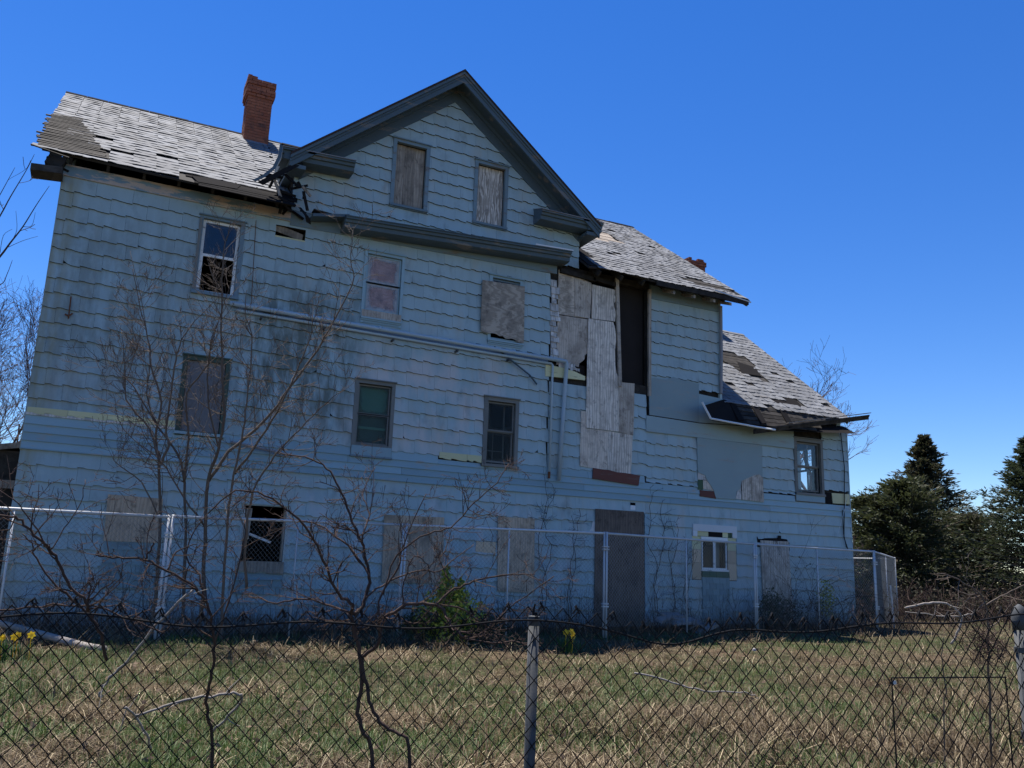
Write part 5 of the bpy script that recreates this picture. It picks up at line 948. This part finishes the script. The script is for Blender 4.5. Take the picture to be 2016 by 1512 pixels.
leafball(t,M['euonymus'],sx-.05,sy,.38,.6,.45,.42,1900,.034,rr); leafball(t,M['euonymus'],sx-.12,sy,.75,.26,.28,.42,700,.034,rr,cone=True); leafball(t,M['euonymus'],sx+.13,sy,.7,.2,.2,.3,350,.034,rr,cone=True); leafball(t,M['olive'],sx+.42,sy-.05,.22,.5,.35,.24,1200,.028,rr); leafball(t,M['olive'],sx-.45,sy,.25,.42,.3,.26,900,.028,rr)
mb=MB()
for k in range(12): twig(mb,Vector((sx+rr.uniform(-.1,.1),sy,-.05)),Vector((rr.gauss(0,.4),rr.gauss(0,.3),1)),.95,.012,1,rr,up=.3)
mb.build('stem',M['bark'],t)
sx,sy=14.4,-.62; t=thing('evergreen_shrub','dull green bush at the foot of the pale boarded wing doorway','shrub',(sx,sy,gz(sx,sy))); leafball(t,M['olive'],sx+1.3,sy,.3,.75,.4,.42,1600,.03,rr); leafball(t,M['olive'],sx+1.1,sy,.55,.3,.3,.35,500,.03,rr); mb=MB(); [twig(mb,Vector((sx+1.3+rr.uniform(-.3,.3),sy,-.05)),Vector((rr.gauss(0,.5),rr.gauss(0,.3),1)),.8,.008,2,rr,up=.3) for k in range(12)]; mb.build('stem',M['bark'],t)
sx,sy=17.25,-.6; t=thing('evergreen_shrub','small upright green shrub left of the wing corner','shrub',(sx,sy,gz(sx,sy))); leafball(t,M['euonymus'],sx,sy,.7,.28,.2,.5,420,.032,rr); mb=MB(); [twig(mb,Vector((sx+rr.uniform(-.1,.1),sy,-.05)),Vector((rr.gauss(0,.2),rr.gauss(0,.2),1)),1.1,.008,1,rr,up=.3) for k in range(6)]; mb.build('stem',M['bark'],t)
sx,sy=19.1,-.1; t=thing('evergreen_shrub','ivy-green shrub against the right corner of the house','shrub',(sx,sy,gz(sx,sy))); leafball(t,M['olive'],sx,sy,.7,.3,.3,.75,700,.035,rr); mb=MB(); [twig(mb,Vector((sx+rr.uniform(-.1,.1),sy,-.05)),Vector((rr.gauss(0,.2),rr.gauss(0,.2),1)),1.3,.01,1,rr,up=.3) for k in range(5)]; mb.build('stem',M['bark'],t)
# ---------------- background trees ----------------
def cedar(x,y,h,rad,mat,label,seed,n,size,power=.8,droop=.25,low=.03,group='trees beyond the house'):
    rr=random.Random(seed); g0=gz(x,y); t=thing('cedar_tree',label,'tree',(x,y,g0),group); mb=MB(); mb.tube([(x,y,g0-.2),(x+.05,y,g0+h*.5),(x,y,g0+h*.99)],h*.02,.015,n=7); br=MB(); pts=[]; dirs=[]
    per=70; nb=max(30,int(n/per))
    for k in range(nb):
        f=((k+rr.random())/nb)**.9; z=low+f*(1-low)*.99; a=k*2.4+rr.uniform(-.5,.5); L=(rad*((1-z)**power)*rr.choice((.6,.8,.9,1.,1.05,1.25))+.10)*(1 if rr.random()>.06 else 1.25); b=Vector((x,y,g0+z*h)); d=Vector((math.cos(a),math.sin(a),rr.uniform(-.05,.25)+.5*f)); q=b.copy(); P=[q.copy()]
        for i in range(6): q=q+d.normalized()*L/6; d.z+=(-droop*.10 if i<3 else droop*.16); d+=Vector((rr.gauss(0,.09),rr.gauss(0,.09),0)); P.append(q.copy())
        br.tube(P,.022*L/rad+.006,.004,n=3,cap=False)
        for i in range(per):
            u=rr.random()**.55; j=min(int(u*6),5); c=P[j].lerp(P[j+1],u*6-j); sp=.04+.085*L*(.3+1.2*u*(1.25-u)); o=Vector((rr.gauss(0,sp),rr.gauss(0,sp),rr.gauss(0,sp*.38)-.05*sp)); pts.append(tuple(c+o)); dd=(P[j+1]-P[j]).normalized()+o.normalized()*.7+Vector((0,0,-.15)); dirs.append(tuple(dd))
    mb.build('trunk',M['bark'],t,smooth=True); br.build('branches',M['bark'],t,kind='stuff')
    g=np.random.default_rng(seed); P=np.array(pts); a=np.array(dirs)+g.normal(0,.25,P.shape); a/=np.linalg.norm(a,axis=1)[:,None]; b=np.cross(a,g.normal(size=P.shape)); b/=np.linalg.norm(b,axis=1)[:,None]+1e-9; s=size*g.uniform(.7,1.8,len(P))[:,None]
    V=np.stack([P-a*s,P+b*s*.28,P+a*s*1.2,P-b*s*.28],1).reshape(-1,3); mesh_np('crown',V,np.arange(4*len(P)).reshape(-1,4),mat,t,'stuff',g.random(len(P)))
def W2(px,z,drop=0):  # plan point at image column px and depth z
    l=(px-1008)/1682.8*z; return CAM.x+rt0.x*l+math.sin(YAW)*z, CAM.y+rt0.y*l+math.cos(YAW)*z
x,y=W2(1832,39); cedar(x,y,7.8,3.7,M['cedarred'],'red-brown cedar standing beyond the right end of the house',71,26000,.075,1.0,.5)
x,y=W2(2045,33); cedar(x,y,6.9,3.6,M['cedargreen'],'dark green cedar cut by the right frame edge',72,25000,.075,.95,.5)
x,y=W2(1785,34); cedar(x,y,5.0,2.8,M['olive'],'low olive-green cedar below the red-brown one',73,20000,.07,.5,.4)
x,y=W2(1905,36); cedar(x,y,3.8,2.8,M['cedarred'],'low brown cedar between the two tall cedars',74,18000,.07,.5,.4)
x,y=W2(1718,35); cedar(x,y,4.5,2.1,M['olive'],'dull bushy cedar showing beside the house corner',75,13000,.07,.5,.4)
x,y=W2(2200,40); cedar(x,y,7.5,3.2,M['cedargreen'],'dark cedar beyond the right frame edge',76,8000,.1,.7)
def bare(x,y,h,label,seed,mat,lev=5,r=.16,lean=(0,0),leaf=0,spread=.75,group='trees beyond the house',minr=.005,sub=(2,4)):
    rr=random.Random(seed); g0=gz(x,y); t=thing('bare_tree',label,'tree',(x,y,g0),group); tr=MB(); cr=MB(); pts=[]
    def grow(p,d,L,r,k):
        n=4; P=[p.copy()]; q=p.copy()
        for i in range(n): d=(d+Vector((rr.gauss(0,.14),rr.gauss(0,.14),rr.gauss(.03,.1)))).normalized(); q=q+d*L/n; P.append(q.copy())
        (tr if k==lev else cr).tube(P,r,max(minr,r*.6),n=6 if k==lev else 3 if k<3 else 4,cap=False)
        if k==0:
            if leaf and rr.random()<leaf: pts.extend([tuple(P[-1]+Vector((rr.gauss(0,.12),rr.gauss(0,.12),rr.gauss(0,.1)))) for _ in range(5)])
            return
        for c in range(rr.randint(*sub)+(1 if k>2 else 0)):
            u=rr.uniform(.35,1.); i=min(int(u*n),n-1); b=P[i].lerp(P[i+1],u*n-i); s=Vector((rr.gauss(0,1),rr.gauss(0,1),rr.gauss(.25,.7))); s=(s-d*s.dot(d)).normalized(); grow(b,(d+s*spread*rr.uniform(.6,1.3)).normalized(),L*rr.uniform(.52,.78),max(minr,r*.5),k-1)
    grow(Vector((x,y,g0-.2)),Vector((lean[0],lean[1],1)).normalized(),h*.38,r,lev); tr.build('trunk',mat,t,smooth=True); cr.build('crown',mat,t)
    if pts: leafquads(t,M['olive'],np.array(pts),.07,rr,'leaves')
x,y=W2(1655,32); bare(x,y,12,'bare tree behind the wing, its twigs beside the right wall',81,M['barkfar'],6,.15,(.05,0),0,.7,sub=(2,3))
x,y=W2(1745,35); bare(x,y,5.4,'sparse half-leafed tree between house and red-brown cedar',82,M['barkfar'],5,.09,(0,0),.5)
x,y=W2(1700,30); bare(x,y,4.2,'low twiggy tree right beside the house corner',83,M['barkfar'],5,.06,(0,0),.15)
x,y=W2(-110,27); bare(x,y,11.5,'bare tree behind the house at the left frame edge',84,M['barkfar'],6,.12,(.05,0),0,.7,sub=(2,3))
x,y=W2(45,36); bare(x,y,15,'fine-twigged bare tree left of the house corner',85,M['barkfar'],6,.10,(0,0),0,.7,sub=(2,3))
x,y=W2(-10,38); bare(x,y,16,'taller bare tree far behind the left corner',87,M['barkfar'],6,.1,(0,0),0,.7,sub=(2,3))
x,y=W2(12,31); bare(x,y,14,'dense purple-brown bare tree just left of the house corner',91,M['barkfar'],6,.09,(0,0),0,.65,sub=(2,4))
x,y=W2(-55,30); bare(x,y,13.5,'dense bare tree cut by the left frame edge',92,M['barkfar'],6,.09,(0,0),0,.65,sub=(2,4))
x,y=W2(1935,60); bare(x,y,7.5,'faint distant bare tree between the two tall cedars',86,M['barkfar'],5,.14)
# undergrowth below the trees
rr=random.Random(88); P=[]
for _ in range(42000):
    px=rr.uniform(1655,2300); z=rr.uniform(28,48); X,Y=W2(px,z); P.append((X,Y,gz(X,Y)+abs(rr.gauss(0,.75))*(1.0 if z>31 else .6)))
for _ in range(5000):
    px=rr.uniform(-900,60); z=rr.uniform(26,50); X,Y=W2(px,z); P.append((X,Y,gz(X,Y)+abs(rr.gauss(0,.6))))
o=leafquads(None,M['scrub'],np.array(P),.07,rr,'undergrowth',None,'stuff'); tag(o,'brown and green undergrowth below the trees','undergrowth')
mb=MB()
for _ in range(620):
    px=rr.uniform(1665,2100); z=rr.uniform(23,34); X,Y=W2(px,z); twig(mb,Vector((X,Y,gz(X,Y)-.05)),Vector((rr.gauss(0,.35),rr.gauss(0,.35),1)),rr.uniform(.4,1.2),.010,1,rr,sub=3,minr=.005)
o=mb.build('brush',M['barkdark'],None,kind='stuff'); tag(o,'bare brush in front of the cedars','brush')
# ---------------- grass ----------------
def blades(name,mat,n,sampler,lmin,lmax,wid,elev,droop,seed,label,cat):
    g=np.random.default_rng(seed); X,Y,S=sampler(n,g); n=len(X); Z=np.array([gz(a,b) for a,b in zip(X,Y)])-.01
    az=g.uniform(0,2*np.pi,n)+S*0; el=np.radians(g.normal(elev,16,n)); L=g.uniform(lmin,lmax,n)*(.7+.6*S); W=wid*g.uniform(.6,1.4,n); dr=g.normal(droop,.35*abs(droop)+.05,n)
    P=np.stack([X,Y,Z],1); V=[]; side=np.stack([-np.sin(az),np.cos(az),np.zeros(n)],1)*W[:,None]; q=P.copy()
    for k in range(4):
        wk=(1,.85,.55,.08)[k]; V+= [q-side*wk,q+side*wk]; d=np.stack([np.cos(az)*np.cos(el),np.sin(az)*np.cos(el),np.sin(el)],1); q=q+d*(L/3)[:,None]; q[:,2]=np.maximum(q[:,2],P[:,2]+.012); el=el-dr
    V=np.stack(V,1).reshape(-1,3); base=(np.arange(n)*8)[:,None]; F=np.concatenate([base+np.array([0,1,3,2]),base+np.array([2,3,5,4]),base+np.array([4,5,7,6])],0); r=g.random(n); o=mesh_np(name,V,F,mat,None,'stuff',np.tile(r,3)); tag(o,label,cat); return o
def nz2(x,y,s,o): return np.array([mnoise.fractal(Vector((a*s,b*s,o)),.8,2.,3) for a,b in zip(x,y)])
def wedge(z0,z1,test):
    def f(n,g):
        z=z0*(z1/z0)**g.random(n); l=g.uniform(-.78,.78,n)*z+g.normal(0,.3,n); X=CAM.x+rt0.x*l+math.sin(YAW)*z; Y=CAM.y+rt0.y*l+math.cos(YAW)*z; m=(Y<-.12)|(X>18.9); X,Y=X[m],Y[m]; k,S=test(X,Y,g); return X[k],Y[k],S[k]
    return f
def strawtest(X,Y,g):
    a=nz2(X,Y,.6,3.)+.35*nz2(X,Y,2.2,9.)+.06*(X>8.5); p=1/(1+np.exp(-(a-.12)*16)); band=np.exp(-((Y+4.9)/.9)**2)*(X>4)*(X<11); p=np.clip(p+.7*band+.25*np.exp(-((X-7)/1.6)**2-((Y+9)/1.5)**2),0,1); return g.random(len(X))<p*.95+.025, np.clip(p,0,1)
def greentest(X,Y,g):
    a=nz2(X,Y,.6,3.)+.35*nz2(X,Y,2.2,9.)+.06*(X>8.5); p=1-1/(1+np.exp(-(a-.16)*14)); p*=1-.7*np.exp(-((Y+4.9)/.9)**2)*(X>4)*(X<11); p*=np.clip((-1.2-Y)/1.5,.15,1); return g.random(len(X))<p*.9+.06, np.clip(p,0,1)
blades('green_grass',M['grass'],200000,wedge(3.2,24,greentest),.05,.13,.0036,62,.3,101,'short green spring grass in patches over the yard','grass')
blades('dry_grass',M['straw'],150000,wedge(3.2,26,strawtest),.10,.24,.0034,30,.45,102,'matted pale dry grass over the yard','grass')
def tufts(n,g):
    m=n//42; z=4.3*(22/4.3)**g.random(m); l=g.uniform(-.78,.78,m)*z; cx=CAM.x+rt0.x*l+math.sin(YAW)*z; cy=CAM.y+rt0.y*l+math.cos(YAW)*z; a=nz2(cx,cy,.6,3.)+.35*nz2(cx,cy,2.2,9.)+.06*(cx>8.5); k=(cy<-1.)&(g.random(m)<np.clip(.12+a*1.8,.02,1)); cx,cy=cx[k],cy[k]; r=g.uniform(.03,.13,len(cx)); i=np.repeat(np.arange(len(cx)),42)
    X=cx[i]+g.normal(0,1,len(i))*r[i]; Y=cy[i]+g.normal(0,1,len(i))*r[i]; return X,Y,np.repeat(g.random(len(cx)),42)
blades('straw_tufts',M['straw'],80000,tufts,.12,.30,.0034,44,.45,103,'arching tufts of pale dry grass in the yard','grass')
def longtufts(n,g):
    m=n//60; z=5.2*(15/5.2)**g.random(m); l=g.uniform(-.75,.75,m)*z; cx=CAM.x+rt0.x*l+math.sin(YAW)*z; cy=CAM.y+rt0.y*l+math.cos(YAW)*z; a=nz2(cx,cy,.45,21.); w=.9*np.exp(-((l/z-.19)/.09)**2-((z-7.6)/1.6)**2)+.7*np.exp(-((l/z-.5)/.1)**2-((z-9.5)/3)**2)+np.clip(a*.9-.22,0,.3); k=(cy<-1.5)&(g.random(m)<w); cx,cy=cx[k],cy[k]; r=g.uniform(.06,.16,len(cx)); i=np.repeat(np.arange(len(cx)),60)
    return cx[i]+g.normal(0,1,len(i))*r[i],cy[i]+g.normal(0,1,len(i))*r[i],np.repeat(g.random(len(cx)),60)
blades('long_dead_grass',M['straw'],70000,longtufts,.24,.5,.0036,58,.48,105,'long bent dead grass right of the low fence post','grass')
def fewleaf(n,g):
    z=4.2*(18/4.2)**g.random(n); l=g.uniform(-.78,.78,n)*z; X=CAM.x+rt0.x*l+math.sin(YAW)*z; Y=CAM.y+rt0.y*l+math.cos(YAW)*z; m=Y<-.6; return X[m],Y[m]
g_=np.random.default_rng(5); X,Y=fewleaf(2600,g_); o=leafquads(None,M['weed'],np.stack([X,Y,np.array([gz(a,b) for a,b in zip(X,Y)])+g_.uniform(.02,.09,len(X))],1),.03,random.Random(3),'fallen_leaves',None,'stuff'); tag(o,'brown fallen leaves scattered in the grass','leaves')
def nearhouse(n,g):
    X=g.uniform(-1.5,21,n); Y=-.1-np.abs(g.normal(0,.9,n))-(X>18.8)*g.uniform(-4,1,n); return X,Y,g.random(n)
blades('dead_weeds',M['weed'],9000,nearhouse,.12,.5,.0045,70,.15,104,'dead brown weeds along the foot of the house','weeds')
mb=MB(); rr=random.Random(91)
for _ in range(420):
    X=rr.uniform(-1.,18.5); Y=-.15-abs(rr.gauss(0,.9)); twig(mb,Vector((X,Y,gz(X,Y)-.03)),Vector((rr.gauss(0,.3),rr.gauss(0,.3),1)),rr.uniform(.3,1.0),.005,1,rr,sub=3,minr=.002)
o=mb.build('dead_weed_stalks',M['barkdark'],None,kind='stuff'); tag(o,'bare weed stalks between temporary fence and house','weeds')
# ---------------- daffodils, litter, rubble ----------------
def daffodils(cx,cy,n,label,seed,spread,h=.3):
    rr=random.Random(seed); g0=gz(cx,cy); t=thing('daffodil_clump',label,'flowers',(cx,cy,g0),'daffodils in the yard'); lv=MB()
    for _ in range(70):
        a=rr.uniform(0,6.28); b=Vector((cx+rr.gauss(0,spread),cy+rr.gauss(0,spread*.6),g0)); d=Vector((math.cos(a)*.35,math.sin(a)*.35,1)).normalized(); s=Vector((-math.sin(a),math.cos(a),0))*.008; L=h*rr.uniform(.6,1.); m=b+d*L*.6; e=b+d*L+Vector((d.x*.1,d.y*.1,0)); lv.add([b-s,b+s,m+s,m-s],[(0,1,2,3)]); lv.add([m-s,m+s,e],[(0,1,2)])
    lv.build('leaves',M['daffleaf'],t)
    for k in range(n):
        c=Vector((cx+rr.gauss(0,spread*1.2),cy-.1+rr.gauss(0,spread*.6),g0+h*rr.uniform(.85,1.15))); mb=MB(); f=Vector((rr.gauss(0,.5),-1,rr.gauss(.1,.3))).normalized(); u=f.orthogonal().normalized(); v=f.cross(u)
        for j in range(6):
            a=j*math.pi/3; d=u*math.cos(a)+v*math.sin(a); s=u*-math.sin(a)+v*math.cos(a); mb.add([c,c+d*.03+s*.016,c+d*.05-f*.004,c+d*.03-s*.016],[(0,1,2,3)])
        mb.tube([c,c+f*.03],.012,.018,n=8); mb.tube([c-f*.004,(c.x,c.y,c.z-.05),(c.x+.01,c.y+.05,g0)],.004,n=4); mb.build('flower',M['daffodil'],t)
daffodils(7.95,-4.4,5,'clump of yellow daffodils right of the low fence post',5,.10); daffodils(.42,-4.35,6,'clump of yellow daffodils at the left frame edge',6,.12)
mb=MB(); mb.lathe((11.0,-5.1,gz(11.0,-5.1)+.12),[(.015,-.02),(.036,-.01),(.03,.015),(.01,.03)],7); tag(mb.build('litter',M['rubble']),'small white piece of litter in the grass right of the post','litter')
mb=MB(); rr=random.Random(15)
for i in range(9): mb.obox((12.6+rr.uniform(-.5,.6),-.95+rr.uniform(-.2,.2),.05+.05*i*.6),(rr.uniform(.1,.3),rr.uniform(-.05,.05),rr.uniform(-.1,.1)),(0,.12,.03),(rr.uniform(-.03,.03),0,.025))
o=mb.build('rubble_heap',M['rubble']); tag(o,'heap of pale broken boards below the white casement','rubble')
mb=MB(); mb.obox((19.75,-.35,.5),(.03,0,0),(0,.012,0),(-.03,0,.55)); tag(mb.build('wooden_stake',M['woodshingle']),'pale wooden stake leaning by the right-hand fence corner','stake')
